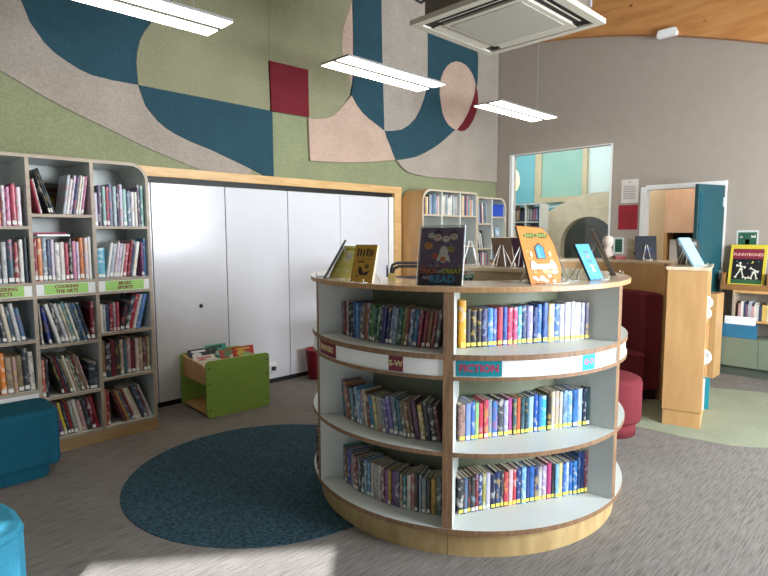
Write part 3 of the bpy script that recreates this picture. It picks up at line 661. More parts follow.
notice('wall_notice', 2.92, 2.711, 1.885, 2.172, [PAP, INK], [(-.06, .06, .36, .40, 1)]+[(-.36, .3+.06*(i % 2), .2-.075*i, .225-.075*i, 1) for i in range(8)], 'white printed notice above the red sheet on the grey wall')
notice('wall_notice', 2.945, 2.708, 1.557, 1.86, [plain('#8f1f2b', .6, .08), plain('#7a1a26', .6)], [(-.3, .3, .1-.12*i, .13-.12*i, 1) for i in range(4)], 'dark red sheet on the grey wall under the white notice')
notice('wall_notice', 2.995, 2.86, 1.255, 1.46, [plain('#c9cdc8', .6), plain('#2f5f4c', .6), PAP], [(-.33, .33, -.4, .4, 1)]+[(-.2, .2, .22-.16*i, .26-.16*i, 2) for i in range(4)], 'small green and white safety notice above the counter')
sg = notice('exit_sign', 1.645, 1.44, 1.32, 1.54, [plain('#c4c8c4', .6), plain('#24563f', .6), PAP], [(-.42, .42, -.4, .4, 1), (-.1, .1, -.4, .05, 2)], 'green and white emergency sign behind the yellow FUNNYBONES book')
for s in (-1, 1):
    mb = MB(); 
    mb.prism([(s*.055-.02, .03), (s*.055+.02, .03), (s*.055+.022*s, .065), (s*.055, .045), (s*.055-.02*s, .06)], .0026, .0034, T=RX90); obj('arrow', mb, PAP, sg)
# smoke detector box on the arch
mb = MB(); mb.prism([(-.1, -.04), (.1, -.04), (.11, -.01), (.09, .045), (-.09, .045), (-.11, -.01)], 0, .07, T=RX90)
tag(obj('alarm_sensor', mb, M['white'], loc=(UR-.1, 2.41, 3.765), rot=(0, 0, -PI/2), bevel=.006), 'white sensor box under the curved beam', 'sensor')

# ------------------------------------------------------------------ low cabinets right of the door
GC = plain('#6f7a68', .5, .03)
t = thing('low_cabinet', 'low sage green cabinet with two doors by the far wall', 'cabinet', (6.85, 1.2, 0))
mb = MB(); mb.box(-.1, .16, -.55, .50, .0, .1); obj('plinth', mb, plain('#4c554a', .6), t)
mb = MB(); mb.box(-.13, .16, -.55, .505, .1, .41); obj('body', mb, GC, t)
for y0, y1 in ((.125, .503), (-.26, .121), (-.548, -.264)):
    mb = MB(); mb.box(-.15, -.131, y0, y1, .105, .405); obj('door', mb, GC, t, bevel=.003)
t = thing('wall_shelf', 'maple open shelf above the sage cabinet', 'shelf', (6.93, 1.2, .4102))
mb = MB(); mb.box(-.13, .08, -.55, .40, .47, .495); obj('top', mb, M['maple'], t)
mb = MB(); mb.box(.065, .08, -.55, .40, 0, .47); obj('back_panel', mb, plain('#8c8478', .6), t)
for y in (.38, -.1, -.55):
    mb = MB(); mb.box(-.13, .0645, y, y+.02, 0, .4698); obj('side_panel', mb, M['greyoak'], t)
mb = MB(); mb.box(-.125, .0645, -.53, .3798, .16, .18); obj('shelf', mb, M['maple'], t)
mb = MB(); mb.box(6.42, 6.66, 1.645, 1.772, 0, .885); 
o = obj('maple_cupboard', mb, M['maple'], bevel=.003); tag(o, 'plain maple cupboard block in front of the teal door', 'cupboard')
t = thing('paper_tray', 'blue tray holding white paper on the sage cabinet', 'tray', (6.755, 1.515, .4105), -PI/2)
mb = MB(); mb.box(-.16, .16, -.04, .035, 0, .008); mb.box(-.16, .16, -.04, -.034, .008, .14); mb.box(-.16, .16, .03, .035, .008, .14); mb.box(-.16, -.154, -.034, .03, .008, .14); mb.box(.154, .16, -.034, .03, .008, .14)
obj('tray', mb, plain('#2a6a8c', .4), t)
t2 = MB(); t2.box(-.14, .14, -.002, .026, 0, .21); 
tag(obj('paper_stack', t2, M['white'], loc=(6.755, 1.515, .4195), rot=(-.12, 0, -PI/2)), 'white sheets of paper standing in the blue tray', 'paper')
# book rest and its book
t = thing('book_rest', 'wooden book rest on the open shelf under the yellow book', 'book rest', (6.93, 1.5, .906), -PI/2)
mb = MB(); mb.box(-.22, .22, -.12, .08, 0, .03); obj('base', mb, plain('#8a6238', .5), t)
mb = MB(); mb.box(-.22, .22, -.12, -.105, .03, .06); obj('lip', mb, plain('#8a6238', .5), t)
for s in (-1, 1):
    mb = MB(); mb.box(s*.205-.012, s*.205+.012, -.104, .08, .03, .18); obj('side_panel', mb, plain('#8a6238', .5), t)

# ------------------------------------------------------------------ display books
def disc(cx, cz, rx, rz, n=14, a0=0, a1=2*PI): return [(cx+rx*math.cos(a0+(a1-a0)*i/(n if a1-a0 > 6.2 else n-1)), cz+rz*math.sin(a0+(a1-a0)*i/(n if a1-a0 > 6.2 else n-1))) for i in range(n)]
class Cover:
    """A face-out book: local x = width, z = height, front at y = 0. art(poly, material) adds printed shapes on the front."""
    def __init__(s, w, h, t, body, spine=None, outline=None, pages=None):
        s.mb = MB(); s.mats = [body]; s.k = 0; s.w, s.h, s.t = w, h, t
        s.mb.prism(outline or [(-w/2, 0), (w/2, 0), (w/2, h), (-w/2, h)], -t, 0, side=[s.m(pages or M['cream'])]*(len(outline or [0]*4)-1)+[s.m(spine or body)], top=0, bot=s.m(spine or body), T=RX90)
    def m(s, mat):
        if mat not in s.mats: s.mats.append(mat)
        return s.mats.index(mat)
    def art(s, poly, mat):
        s.k += 1; s.mb.prism([(x*s.w, z*s.h) for x, z in poly], .0, .0003+.00004*s.k, side=s.m(mat), top=s.m(mat), T=RX90); return s
    def rect(s, x0, x1, z0, z1, mat): return s.art([(x0, z0), (x1, z0), (x1, z1), (x0, z1)], mat)
    def text(s, tx, x, z, size, mat, bold=.0006):
        s.k += 1; text_mb(tx, size, s.m(mat), tr(x*s.w, -.0007-.00004*s.k, z*s.h) @ RX90, s.mb, bold=bold); return s
def put(cov, name, pos, rz, lean, label, cat='book', group=None):
    o = obj(name, cov.mb, cov.mats, loc=pos, rot=(-lean, 0, rz)); return tag(o, label, cat, group)
def easel(pos, rz, h, w, lean, label, mat=None, r=.0028):
    """wire easel: an A of two legs leaning with the book, a strut behind and a lip in front"""
    mb = MB(); s = math.sin(lean); c = math.cos(lean); y = .0
    ty, tz = s*h, c*h
    for sg in (-1, 1):
        mb.tube([(sg*.006, ty+.016, tz), (sg*w/2, .016, r), (sg*w/2, -.038, r), (sg*w/2, -.038, .02)], r, 6)
        mb.tube([(sg*.008, ty+.017, tz), (sg*w*.42, ty+.075, r)], r, 6)
    mb.tube([(-w/2, -.038, r), (w/2, -.038, r)], r*.8, 6)
    return tag(obj('wire_easel', mb, mat or M['offwhite'], loc=(pos[0], pos[1], pos[2]+.0005), rot=(0, 0, rz)), label, 'stand', 'wire book easels')
def rim(r, adeg, z=1.2715): return (IC[0]+r*math.cos(rad(adeg)), IC[1]+r*math.sin(rad(adeg)), z)
def face(adeg): return rad(adeg)+PI/2
P_ = lambda h, r=.45: plain(h, r, .05)

# poster TRICK OR TREAT AND READ in a clear holder
pz = 1.2725
cv = Cover(.198, .272, .002, P_('#5c4c60'))
cv.rect(-.5, .5, 0, .30, P_('#35303a')); cv.rect(-.5, .5, .30, 1, P_('#705878'))
random.seed(3)
for i in range(18): cv.art(disc(random.uniform(-.44, .44), random.uniform(.36, .97), .035, .022, 8), P_(random.choice(['#8a7094', '#4c3c54', '#8a5a74'])))
for x, z, r, c in ((-.30, .68, .10, '#e0943a'), (.22, .62, .09, '#b0a03c'), (-.12, .50, .09, '#d0583a'), (.1, .8, .09, '#f0e4d0'), (-.1, .82, .10, '#e8c4a8'), (.28, .84, .09, '#e8d0b4'), (-.25, .86, .08, '#dcd4c0')):
    cv.art(disc(x, z, r, r*.62), P_(c)); cv.art(disc(x-.025, z+.012, .014, .012, 6), P_('#1a1216')); cv.art(disc(x+.03, z+.012, .014, .012, 6), P_('#1a1216'))
cv.art(disc(.06, .56, .10, .12)[:15]+[], P_('#f0eadb')); cv.art([(-.06, .52), (.18, .52), (.22, .40), (.14, .43), (.06, .38), (-.03, .43), (-.1, .40)], P_('#f0eadb'))
cv.art(disc(.05, .45, .07, .045), P_('#d87a38')); cv.art([(-.2, .9), (0, .9), (-.1, 1.0)], P_('#241a2a')); cv.art([(.2, .9), (.38, .9), (.29, .99)], P_('#2c3a4a'))
for i in range(6): cv.art([(-.42+i*.165, .345), (-.36+i*.165, .345), (-.39+i*.165, .31)], P_(['#c05a3a', '#8c8c90', '#c8a83a'][i % 3]))
cv.text('TRICK', -.27, .24, .030, P_('#e0683a'), .001); cv.text('OR', .0, .235, .018, P_('#cfc8c0')); cv.text('TREAT', .27, .24, .030, P_('#cfd04a'), .001)
cv.text('AND', -.29, .125, .020, P_('#cfc8c0'), .0006); cv.text('READ', .06, .105, .046, P_('#3fa0d0'), .0012)
pa = 209.8; p_loc = rim(.872, pa, pz)
put(cv, 'poster', p_loc, face(pa)-.02, rad(17), 'dark TRICK OR TREAT AND READ poster in a clear holder on the island', 'poster')
mb = MB(); 
for y0, y1 in ((.0035, .006), (-.006, -.0035)): mb.box(-.104, .104, y0, y1, 0, .279, 0)
mb.box(-.104, .104, -.006, .006, .279, .2805, 1); mb.box(-.106, -.104, -.006, .006, -.0, .2805, 1); mb.box(.104, .106, -.006, .006, -.0, .2805, 1)
mb.box(-.104, .104, -.006, .09, -.0035, -.0008, 0, Matrix.Rotation(rad(14), 4, 'X'))
o = obj('poster_holder', mb, [M['acrylic'], M['white']], loc=(p_loc[0], p_loc[1], p_loc[2]+.002), rot=(-rad(17), 0, face(pa)-.02)); tag(o, 'clear acrylic holder with pale edges around the dark poster', 'holder')

# orange picture book with rounded outer edge
ol = [(-.095, 0), (.075, 0), (.097, .05), (.104, .12), (.099, .19), (.082, .25), (.048, .285), (-.095, .295)]
cv = Cover(.19, .295, .014, P_('#c97c36'), P_('#3a2a24'), ol)
for i in range(26): cv.art(disc(random.uniform(-.42, .38), random.uniform(.05, .85), random.uniform(.03, .07), random.uniform(.015, .03), 8), P_(random.choice(['#d08c48', '#bd6f30', '#d49a5c', '#c98242'])))
for i in range(14): cv.art(disc(random.uniform(-.36, .36), random.uniform(.02, .22), random.uniform(.05, .11), .03, 9), P_(random.choice(['#d2c4b2', '#c6beb4', '#d0a070', '#bcc4c6'])))
cv.art(disc(-.17, .83, .2, .045), P_('#3a4a28')); cv.art(disc(.2, .83, .19, .05), P_('#3a4a28'))
for x in (-.3, -.22, -.14, -.06, .07, .15, .23, .31): cv.art(disc(x, .83, .03, .035, 8), P_('#9aa84a')); cv.art(disc(x+.01, .83, .01, .02, 6), P_('#26301c'))
cv.art([(-.13, .42), (.16, .42), (.16, .62), (.02, .70), (-.13, .62)], P_('#5a4a44')); cv.art([(-.10, .43), (.13, .43), (.13, .61), (.02, .67), (-.10, .61)], P_('#3a8ec0')); cv.rect(-.05, .0, .43, .62, P_('#68b4d8'))
for x in (-.28, .30):
    cv.art([(x-.1, .24), (x+.12, .24), (x+.1, .33), (x, .40), (x-.07, .36)], P_('#c4cfcf')); cv.art(disc(x, .50, .04, .05), P_('#ead2a8'))
cv.rect(-.2, .22, .24, .33, P_('#d8c4a8'))
put(cv, 'picture_book', rim(.79, 246.5), face(249), rad(24), 'orange picture book with a blue arched window on its cover on the island')
easel(rim(.80, 247.5), face(249), .2, .14, rad(24), 'wire easel under the orange picture book')

# brown book with black lettering blocks
cv = Cover(.128, .19, .018, P_('#a8802c'), P_('#7a5a20'))
for i, x in enumerate((-.32, -.2, -.06, .1, .22, .33)): cv.rect(x-.045, x+.035, .68+.02*(i % 2), .90-.02*(i % 3), P_('#3a2c1c'))
cv.rect(-.34, .36, .61, .625, P_('#5a421c')); cv.rect(-.28, .02, .53, .57, P_('#3a2c1c'))
cv.art([(-.12, .20), (.2, .20), (.32, .32), (.2, .30), (.05, .26), (-.1, .42), (-.18, .42), (-.2, .3)], P_('#2a1c1c')); cv.art(disc(.16, .43, .1, .06), P_('#4a4c24')); cv.art(disc(-.22, .18, .05, .03), P_('#6a2a20'))
put(cv, 'picture_book', rim(.905, 184.3), face(193), rad(17), 'small mustard brown book with black lettering on the island edge')
easel(rim(.90, 184.3), face(193), .12, .08, rad(17), 'clear wire easel holding the mustard brown book')
# pale yellow book and the dark thin one before it
cv = Cover(.185, .2, .012, P_('#e8de7c'), P_('#d8c85a'))
for i in range(10): cv.art(disc(random.uniform(-.3, .3), random.uniform(.2, .8), .1, .06, 8), P_(random.choice(['#efe69a', '#dcd060', '#f0eab8'])))
cv.art(disc(.02, .66, .13, .10), P_('#d4d0c4')); cv.rect(-.3, .3, .86, .93, P_('#c8b83c'))
put(cv, 'picture_book', rim(.83, 165), face(177), rad(32), 'pale yellow picture book facing out at the shaded end of the island')
easel(rim(.83, 165), face(177), .16, .12, rad(27), 'wire easel under the pale yellow book')
cv = Cover(.15, .235, .008, P_('#4a4640'), P_('#54504c'), None, P_('#3a3632'))
put(cv, 'picture_book', rim(.88, 158.5), face(141), rad(30), 'thin dark book seen almost edge-on at the outer end of the island')
easel(rim(.88, 158.5), face(141), .19, .12, rad(30), 'wire easel under the thin dark book', M['steel'])
# little yellow card
mb = MB(); mb.box(-.02, .02, -.002, 0, 0, .04); tag(obj('yellow_card', mb, P_('#d8c27a'), loc=rim(.74, 188.5), rot=(-.15, 0, face(205))), 'small yellow card standing behind the mustard brown book', 'card')
# blue book, tall dark-edged book, clear stand
cv = Cover(.135, .2, .012, P_('#4a9ad0'), P_('#26303c'))
for i in range(16): cv.art(disc(random.uniform(-.4, .4), random.uniform(.06, .94), .05, .03, 8), P_(random.choice(['#78b8dc', '#3c88c4', '#9cc8e0', '#6a8cc8'])))
for i in range(5): cv.art(disc(.02, .78-.13*i, .2-.03*(i % 2), .035, 10), P_(['#6a6cb0', '#a87a9c', '#5a70b8', '#b88a9c', '#7aa4d0'][i]))
cv.art(disc(.05, .28, .09, .06), P_('#d8d8c8'))
put(cv, 'picture_book', rim(.80, 273.5), face(268), rad(27), 'light blue picture book on the sunny end of the island')
easel(rim(.80, 273.5), face(268), .13, .09, rad(27), 'wire easel under the light blue picture book')
cv = Cover(.2, .285, .012, P_('#6a5a4a'), P_('#4c4038'))
cv.rect(-.45, .45, .05, .95, P_('#8a7a66')); cv.art(disc(0, .6, .25, .2), P_('#b0947c'))
put(cv, 'picture_book', rim(.85, 305), face(300), rad(26), 'tall brown book leaning at the rounded sunny end of the island')
easel(rim(.85, 305), face(300), .2, .12, rad(26), 'wire easel under the tall brown book')
easel(rim(.74, 258.5), face(255), .13, .1, rad(20), 'empty wire easel between the orange and light blue books', M['steel'])
# backs of the books across the hollow
for a, w, h, ln, c, lab in ((34, .10, .2, 24, None, 'empty white easel across the hollow beside the poster'), (16, .14, .235, 26, '#6e5a4c', 'brown book back across the hollow'), (4, .15, .235, 26, '#4a2a4a', 'dark purple book back across the hollow, next to the orange book')):
    if c:
        cv = Cover(w, h, .012, P_('#b8643a'), P_(c)); cv.rect(-.4, .4, .1, .9, P_('#c88a4a'))
        put(cv, 'picture_book', rim(.80, a), face(a), rad(ln), lab)
    easel(rim(.80, a), face(a), .20 if not c else .17, .12, rad(24), 'white wire easel '+('standing empty across the hollow' if not c else 'behind the '+lab.split(' across')[0]), M['white'], .006 if not c else .004)

# on the curved counter and the maple unit
def onc(adeg, r=.8): return (BC[0]+r*math.cos(rad(adeg)), BC[1]+r*math.sin(rad(adeg)), 1.2505)
cv = Cover(.19, .24, .012, P_('#12161f', .7), P_('#10131c', .7)); cv.rect(-.5, .5, 0, .3, P_('#241a26', .7)); cv.art(disc(.1, .45, .2, .1), P_('#1c2a50', .7))
cv.art([(-.5, 0), (.5, 0), (.5, .12), (.3, .18), (.1, .1), (-.2, .2), (-.5, .1)], P_('#14161c'))
put(cv, 'picture_book', onc(-16, .80), rad(-58), rad(15), 'night-blue picture book on the curved counter')
easel(tuple(Vector(onc(-16, .80))+Vector((-.03, -.02, 0))), rad(-58), .15, .07, rad(14), 'white easel at the night-blue picture book')
cv = Cover(.11, .215, .006, P_('#b3a792')); cv.art(disc(-.1, .6, .2, .12), P_('#c9bfae')); cv.art(disc(.15, .3, .06, .08), P_('#3a342e'))
put(cv, 'greeting_card', onc(-5, .82), rad(-62), rad(14), 'pale card with a dark mark standing beside the night-blue book', 'card')
mb = MB(); mb.box(-.05, .05, -.06, .02, 0, .035); tag(obj('red_box', mb, P_('#8c2f2c'), loc=onc(4, .80), rot=(0, 0, rad(-50))), 'small red box on the curved counter', 'box')
mb = MB(); mb.lathe([(0, 0), (.05, 0), (.058, .03), (.045, .09), (.03, .12), (.05, .15), (.056, .19), (.04, .225), (0, .235)], n=20)
tag(obj('cream_figurine', mb, plain('#c9bdb2', .7, .15), loc=onc(12, .80)), 'pale cream rounded figurine on the curved counter by the window', 'ornament')
zt = 1.2505
cv = Cover(.17, .23, .012, P_('#34302c'), P_('#2a2624')); cv.art(disc(0, .5, .3, .25), P_('#6a6a60')); cv.rect(-.4, .4, .75, .9, P_('#8a8a84'))
p = inU(.42, -.12, zt); put(cv, 'picture_book', p, rad(-58), rad(27), 'dark book with a grey picture on the maple unit')
easel(inU(.40, -.14, zt), rad(-58), .15, .09, rad(24), 'white easel before the dark book on the maple unit')
cv = Cover(.21, .255, .014, P_('#86aec6'), P_('#8fb4cc')); cv.rect(-.4, .4, .1, .9, P_('#8cc0dc'))
p = inU(.26, -.2, zt); put(cv, 'picture_book', p, rad(-5), rad(30), 'light blue book seen edge-on on the maple unit')
easel(inU(.26, -.2, zt), rad(-5), .18, .1, rad(30), 'white easel under the edge-on light blue book')
# FUNNYBONES book
cv = Cover(.335, .455, .016, P_('#c9b93a'), P_('#b8a82c')); cv.rect(-.42, .42, .07, .90, P_('#16181c')); cv.rect(-.42, .42, .66, .90, P_('#7a2436')); cv.rect(-.42, .42, .07, .17, P_('#2f5a3c'))
cv.text('FUNNYBONES', 0, .76, .042, P_('#d8b0a0'), .0008)
BON = P_('#cfccbc')
def bone(x0, z0, x1, z1, w=.018):
    dx, dz = x1-x0, (z1-z0)*1.33; l = math.hypot(dx, dz); nx, nz = -dz/l*w, dx/l*w/1.33
    cv.art([(x0+nx, z0+nz), (x1+nx, z1+nz), (x1-nx, z1-nz), (x0-nx, z0-nz)], BON)
    for (x, z) in ((x0, z0), (x1, z1)): cv.art(disc(x+nx, z+nz, w*1.3, w, 8), BON); cv.art(disc(x-nx, z-nz, w*1.3, w, 8), BON)
for q in ((-.3, .22, -.18, .4), (-.08, .22, -.16, .42), (-.28, .5, -.06, .46), (-.2, .56, -.15, .40), (.12, .2, .18, .34), (.28, .2, .22, .36), (.1, .44, .3, .36), (-.02, .2, .06, .22)): bone(*q)
cv.art(disc(.12, .585, .04, .03), P_('#d8cc6a')); cv.art(disc(.1, .592, .035, .026), P_('#16181c'))
for x, z in ((-.3, .6), (.3, .6), (.0, .55)): cv.art(disc(x, z, .014, .01, 6), P_('#8cb0b8'))
put(cv, 'picture_book', (6.86, 1.505, .942), -PI/2+.02, rad(13), 'yellow bordered FUNNYBONES book on a wooden rest')

# ------------------------------------------------------------------ browser box with face-out books
t = thing('book_browser_box', 'lime green and maple book browser box by the white doors', 'book box', (2.37, 4.42, 0), rad(-2.5))
GB = M['green_board']
mb = MB(); mb.prism(rrect(-.29, .29, .0, .475, .035), 0, .018, T=tr(0, -.25, .003) @ RX90); fp = obj('front_panel', mb, GB, t)
for x in (-.262, .262):
    for z in (.07, .29, .42):
        k = MB(); k.lathe([(0, 0), (.007, 0), (.006, .003), (0, .003)], n=10, T=tr(x, -.2682, z) @ RX90); obj('screw', k, M['dark'], fp)
mb = MB(); mb.prism(rrect(-.29, .29, .0, .46, .035), 0, .018, T=tr(0, .268, .003) @ RX90); obj('back_panel', mb, GB, t)
for s in (-1, 1):
    pts = [(-.249, .27), (.249, .27), (.249, .45), (.15, .44), (0, .435), (-.15, .425), (-.249, .41)]
    x0 = s*.272; mb = MB(); mb.prism(pts, min(x0, x0-.018*s), max(x0, x0-.018*s), T=TYZ); obj('side_panel', mb, M['maple'], t)
mb = MB(); mb.box(-.25, .25, -.249, .249, .27, .285); obj('tray_floor', mb, M['maple'], t)
mb = MB(); mb.box(-.272, .272, -.249, .249, .02, .04); obj('shelf', mb, M['maple'], t)
mb = MB(); mb.box(-.008, .008, -.24, .24, .2855, .40); obj('divider', mb, M['maple'], t)
TB = tr(2.37, 4.42, 0) @ rot_z(rad(-2.5))
def inB(x, y, z): return tuple(TB @ Vector((x, y, z)))
bk = [(-.13, .17, .22, '#2c2c30', 'black and white book at the back of the browser box', 24, ['#d8d8d8']), (-.13, .03, .2, '#c8c4b8', 'cream magazine leaning in the browser box', 38, ['#a85a5a', '#7c94a0']),
      (-.13, -.07, .18, '#b0b4a8', 'pale green book leaning near the front of the browser box', 38, ['#c8b8a0']), (.04, .19, .235, '#2f8f78', 'teal green book at the back of the browser box', 22, ['#1c2c2c', '#9ac0b0']), (.12, .06, .21, '#a83c3c', 'red and green book in the middle of the browser box', 30, ['#5c8a5c', '#d0c8b8']),
      (.185, -.02, .225, '#b8342e', 'red picture book standing highest in the browser box', 12, ['#c8b04a', '#8cb07a'])]
for x, y, h, c, lab, ln, arts in bk:
    cv = Cover(.2, h, .008, P_(c)); 
    for i, a_ in enumerate(arts): cv.art(disc(-.12+.25*i, .74-.1*i, .22, .12), P_(a_)); cv.rect(-.35, .3, .86, .94, P_(arts[0]))
    put(cv, 'picture_book', inB(x, y-.02, .2865), rad(-2.5), rad(ln), lab, 'book', 'books in the browser box')
# red bin by the doors, socket
mb = MB(); mb.lathe([(0, .005), (.085, .005), (.11, .30), (.118, .302), (.118, .315), (.106, .315), (.08, .02), (0, .02)], n=28)
tag(obj('waste_bin', mb, P_('#8c2030', .35), loc=(3.52, 4.60, 0)), 'red plastic bin by the white doors behind the island', 'bin')
t = thing('power_socket', 'white power socket low on the white door panel', 'socket', (3.08, VM, .17))
mb = MB(); mb.box(-.045, .045, -.014, 0, -.045, .045); obj('plate', mb, M['white'], t, bevel=.004)
mb = MB(); mb.box(-.02, .02, -.045, -.0142, -.035, .005); obj('plug', mb, M['dark'], t, bevel=.004)

# ------------------------------------------------------------------ book trolley in the opening
t = thing('book_trolley', 'navy book trolley with a black tube handle behind the island', 'trolley', (3.88, 3.60, 0), rad(46))
NV = plain('#1c2a58', .4)
for s in (-1, 1):
    mb = MB(); x = s*.30
    mb.tube([(x, -.17, .1), (x, -.17, 1.15), (x, -.155, 1.20), (x, -.11, 1.22), (x, .11, 1.22), (x, .155, 1.20), (x, .17, 1.15), (x, .17, .1)], .014, 10); obj('end_frame', mb, M['dark'], t)
    for y in (-.17, .17):
        mb = MB(); mb.lathe([(0, -.012), (.045, -.012), (.05, -.006), (.05, .006), (.045, .012), (0, .012)], n=20, T=tr(x, y, .0505) @ RX90); obj('caster', mb, M['black'], t)
for z in (.2, .62, 1.075):
    mb = MB(); mb.box(-.285, .285, -.22, .22, z, z+.015); mb.box(-.285, .285, -.22, -.21, z+.015, z+.125); mb.box(-.285, .285, .21, .22, z+.015, z+.125); obj('shelf', mb, NV, t)

# ------------------------------------------------------------------ back bookcase against the mural
KX0, KX1, KXM, KY0, KY1 = 4.965, 6.73, 6.05, 4.40, 4.735
PALE = plain('#bfb19a', .5, .03)
def bookcase_far(x0, x1, ncol, H, rows, label, round_left, round_right):
    t = thing('wall_bookcase', label, 'bookcase', ((x0+x1)/2, KY1, 0), 0, 'wall bookcases under the mural end'); xm = (x0+x1)/2
    R = .14; th = .022
    def corner(sg):
        if sg < 0: return [(x0+R-R*math.cos(a), H-R+R*math.sin(a)) for a in [i*PI/16 for i in range(9)]]
        return [(x1-R+R*math.sin(a), H-R+R*math.cos(a)) for a in [i*PI/16 for i in range(9)]]
    ou = [(x0, 0)]+(corner(-1) if round_left else [(x0, H)])+(corner(1) if round_right else [(x1, H)])+[(x1, 0)]
    cx, cz = xm, H/2
    inn = [(x+(th if x < xm-.01 else -th)*(1 if abs(x-x0) < R*.7 or abs(x1-x) < R*.7 else .5), z-(th if z > H-R*.8 else 0)) for x, z in ou]
    n = len(ou); vs = [(x-xm, y-KY1, z) for y in (KY0, KY1) for x, z in ou+inn]
    fs = []; ms = []
    for j in range(n-1):
        fs += [(j, j+1, n+j+1, n+j), (2*n+j+1, 2*n+j, 3*n+j, 3*n+j+1), (j+1, j, 2*n+j, 2*n+j+1), (n+j, n+j+1, 3*n+j+1, 3*n+j)]; ms += [1, 1, 2, 0]
    mb = MB(); mb.add(vs, fs, ms); obj('carcass', mb, [M['laminate'], PALE, M['maple']], t)
    mb = MB(); mb.box(x0+th-xm, x1-th-xm, -.012, -.001, .08, H-th-.03); obj('back_panel', mb, M['laminate'], t)
    w = (x1-x0)/ncol
    for k in range(1, ncol):
        x = x0+k*w-xm; mb = MB(); mb.box(x-.01, x+.01, KY0-KY1, -.0125, .08, H-th-.001); obj('divider', mb, M['laminate'], t)
    for k in range(ncol):
        for z in rows[k % len(rows)]:
            mb = MB(); mb.box(x0+k*w+.011-xm, x0+(k+1)*w-.011-xm, KY0-KY1+.002, -.0125, z-.02, z); obj('shelf', mb, [PALE], t)
    mb = MB(); mb.box(x0+.02-xm, x1-.02-xm, KY0-KY1+.01, -.002, 0, .08); obj('plinth', mb, M['plinth'], t)
ra = [.1, .42, .74, .99, 1.36, 1.745]
bookcase_far(KX0, KXM-.002, 3, 2.045, [ra], 'three-column wall bookcase with maple end beside the pine post', True, False)
bookcase_far(KXM+.002, KX1, 2, 2.0, [[.1, .42, .74, 1.06, 1.32, 1.65], [.1, .42, .74, 1.06, 1.45, 1.745]], 'two-column wall bookcase with a blue box beside the internal window', False, True)
# hanging sign strip
mb = MB(); mb.box(-.15, .15, -.004, 0, -.03, .03); text_mb('FICTION', .035, 1, tr(0, -.0045, 0) @ RX90, mb)
tag(obj('shelf_sign', mb, [P_('#1f6a5c'), M['white']], loc=(5.87, KY0-.001, .955)), 'green strip sign on the wall bookcase beside the poster', 'sign')
SB = MB(); SBM = [plain(h, .45, .15) for h in '#9aa0a8 #c8c4bc #8c3a44 #34425c #b48a8c #5c7c84 #2a2a30 #c8a85c #6a86a8 #a8a49c #7a5a64 #d4d0c8'.split()]
random.seed(11)
def bulk(x0, x1, y, z, hmin, hmax, T=None, frac=1.0, lean=0, dep=.2):
    x = x0
    while x < x0+(x1-x0)*frac-.01:
        tk = random.uniform(.014, .03); h = random.uniform(hmin, hmax)
        R_ = Matrix.Rotation(lean, 4, 'Y'); B = tr(x+tk/2, y, z+abs(math.sin(lean))*tk/2+.0006) @ R_
        if T is not None: B = T @ B
        SB.box(-tk/2, tk/2, 0, dep, 0, h, random.randrange(12), B); x += tk/math.cos(lean)+.001
w = (KXM-KX0)/3
for k in range(3):
    a, b_ = KX0+k*w+.016, KX0+(k+1)*w-.014
    bulk(a+(.01 if k == 0 else 0), b_, KY0+.03, 1.745, .2, .255, frac=.95)
    bulk(a if k else a+.12, b_, KY0+.05, 1.36, .17, .24, frac=(.35, .5, .5)[k], lean=(.3, 0, 0)[k])
    bulk(a, b_, KY0+.03, .99, .17, .25, frac=.5); bulk(a, b_, KY0+.03, .74, .15, .21, frac=.9); bulk(a, b_, KY0+.03, .42, .18, .26, frac=.9)
w = (KX1-KXM)/2
a = KXM+.016; bulk(a, a+w-.03, KY0+.03, 1.65, .22, .28, frac=.85, lean=-.08); bulk(a+.06, a+w-.03, KY0+.03, 1.32, .2, .24, frac=.5, lean=-.25)
bulk(a, a+w-.03, KY0+.03, 1.06, .19, .22, frac=.95); bulk(a, a+w-.03, KY0+.03, .74, .2, .25, frac=.9)
a += w; bulk(a, a+w-.04, KY0+.03, 1.06, .2, .25, frac=.9); bulk(a, a+w-.04, KY0+.03, .74, .2, .25, frac=.9)
# low shelf by the green cabinet
Tc = tr(6.835, 1.55, .5905) @ rot_z(-PI/2)
bulk(0, .45, 0, 0, .15, .21, Tc, dep=.14); bulk(.5, .9, 0, 0, .15, .21, Tc, dep=.14)
mb = MB(); mb.box(-.135, .135, -.14, .02, 0, .15); mb.box(-.14, .14, -.145, .025, .15, .165)
tag(obj('storage_box', mb, plain('#1f4ab0', .35), loc=(6.55, KY0+.16, 1.7455), bevel=.006), 'bright blue plastic box on the top shelf beside the window', 'box')
cv = Cover(.11, .17, .012, P_('#d8d4c8')); cv.art(disc(0, .5, .3, .25), P_('#b8482c')); cv.art(disc(.1, .7, .1, .08), P_('#5c8a3c')); put(cv, 'picture_book', (6.46, KY0+.05, 1.4505), 0, .12, 'white book with an orange fruit picture below the blue box', 'book')
cv = Cover(.11, .15, .012, P_('#8ca8b8')); cv.art(disc(0, .5, .3, .25), P_('#c8d0d4')); put(cv, 'picture_book', (6.61, KY0+.05, 1.4505), 0, .12, 'grey-blue face-out book below the blue box beside the window', 'book')

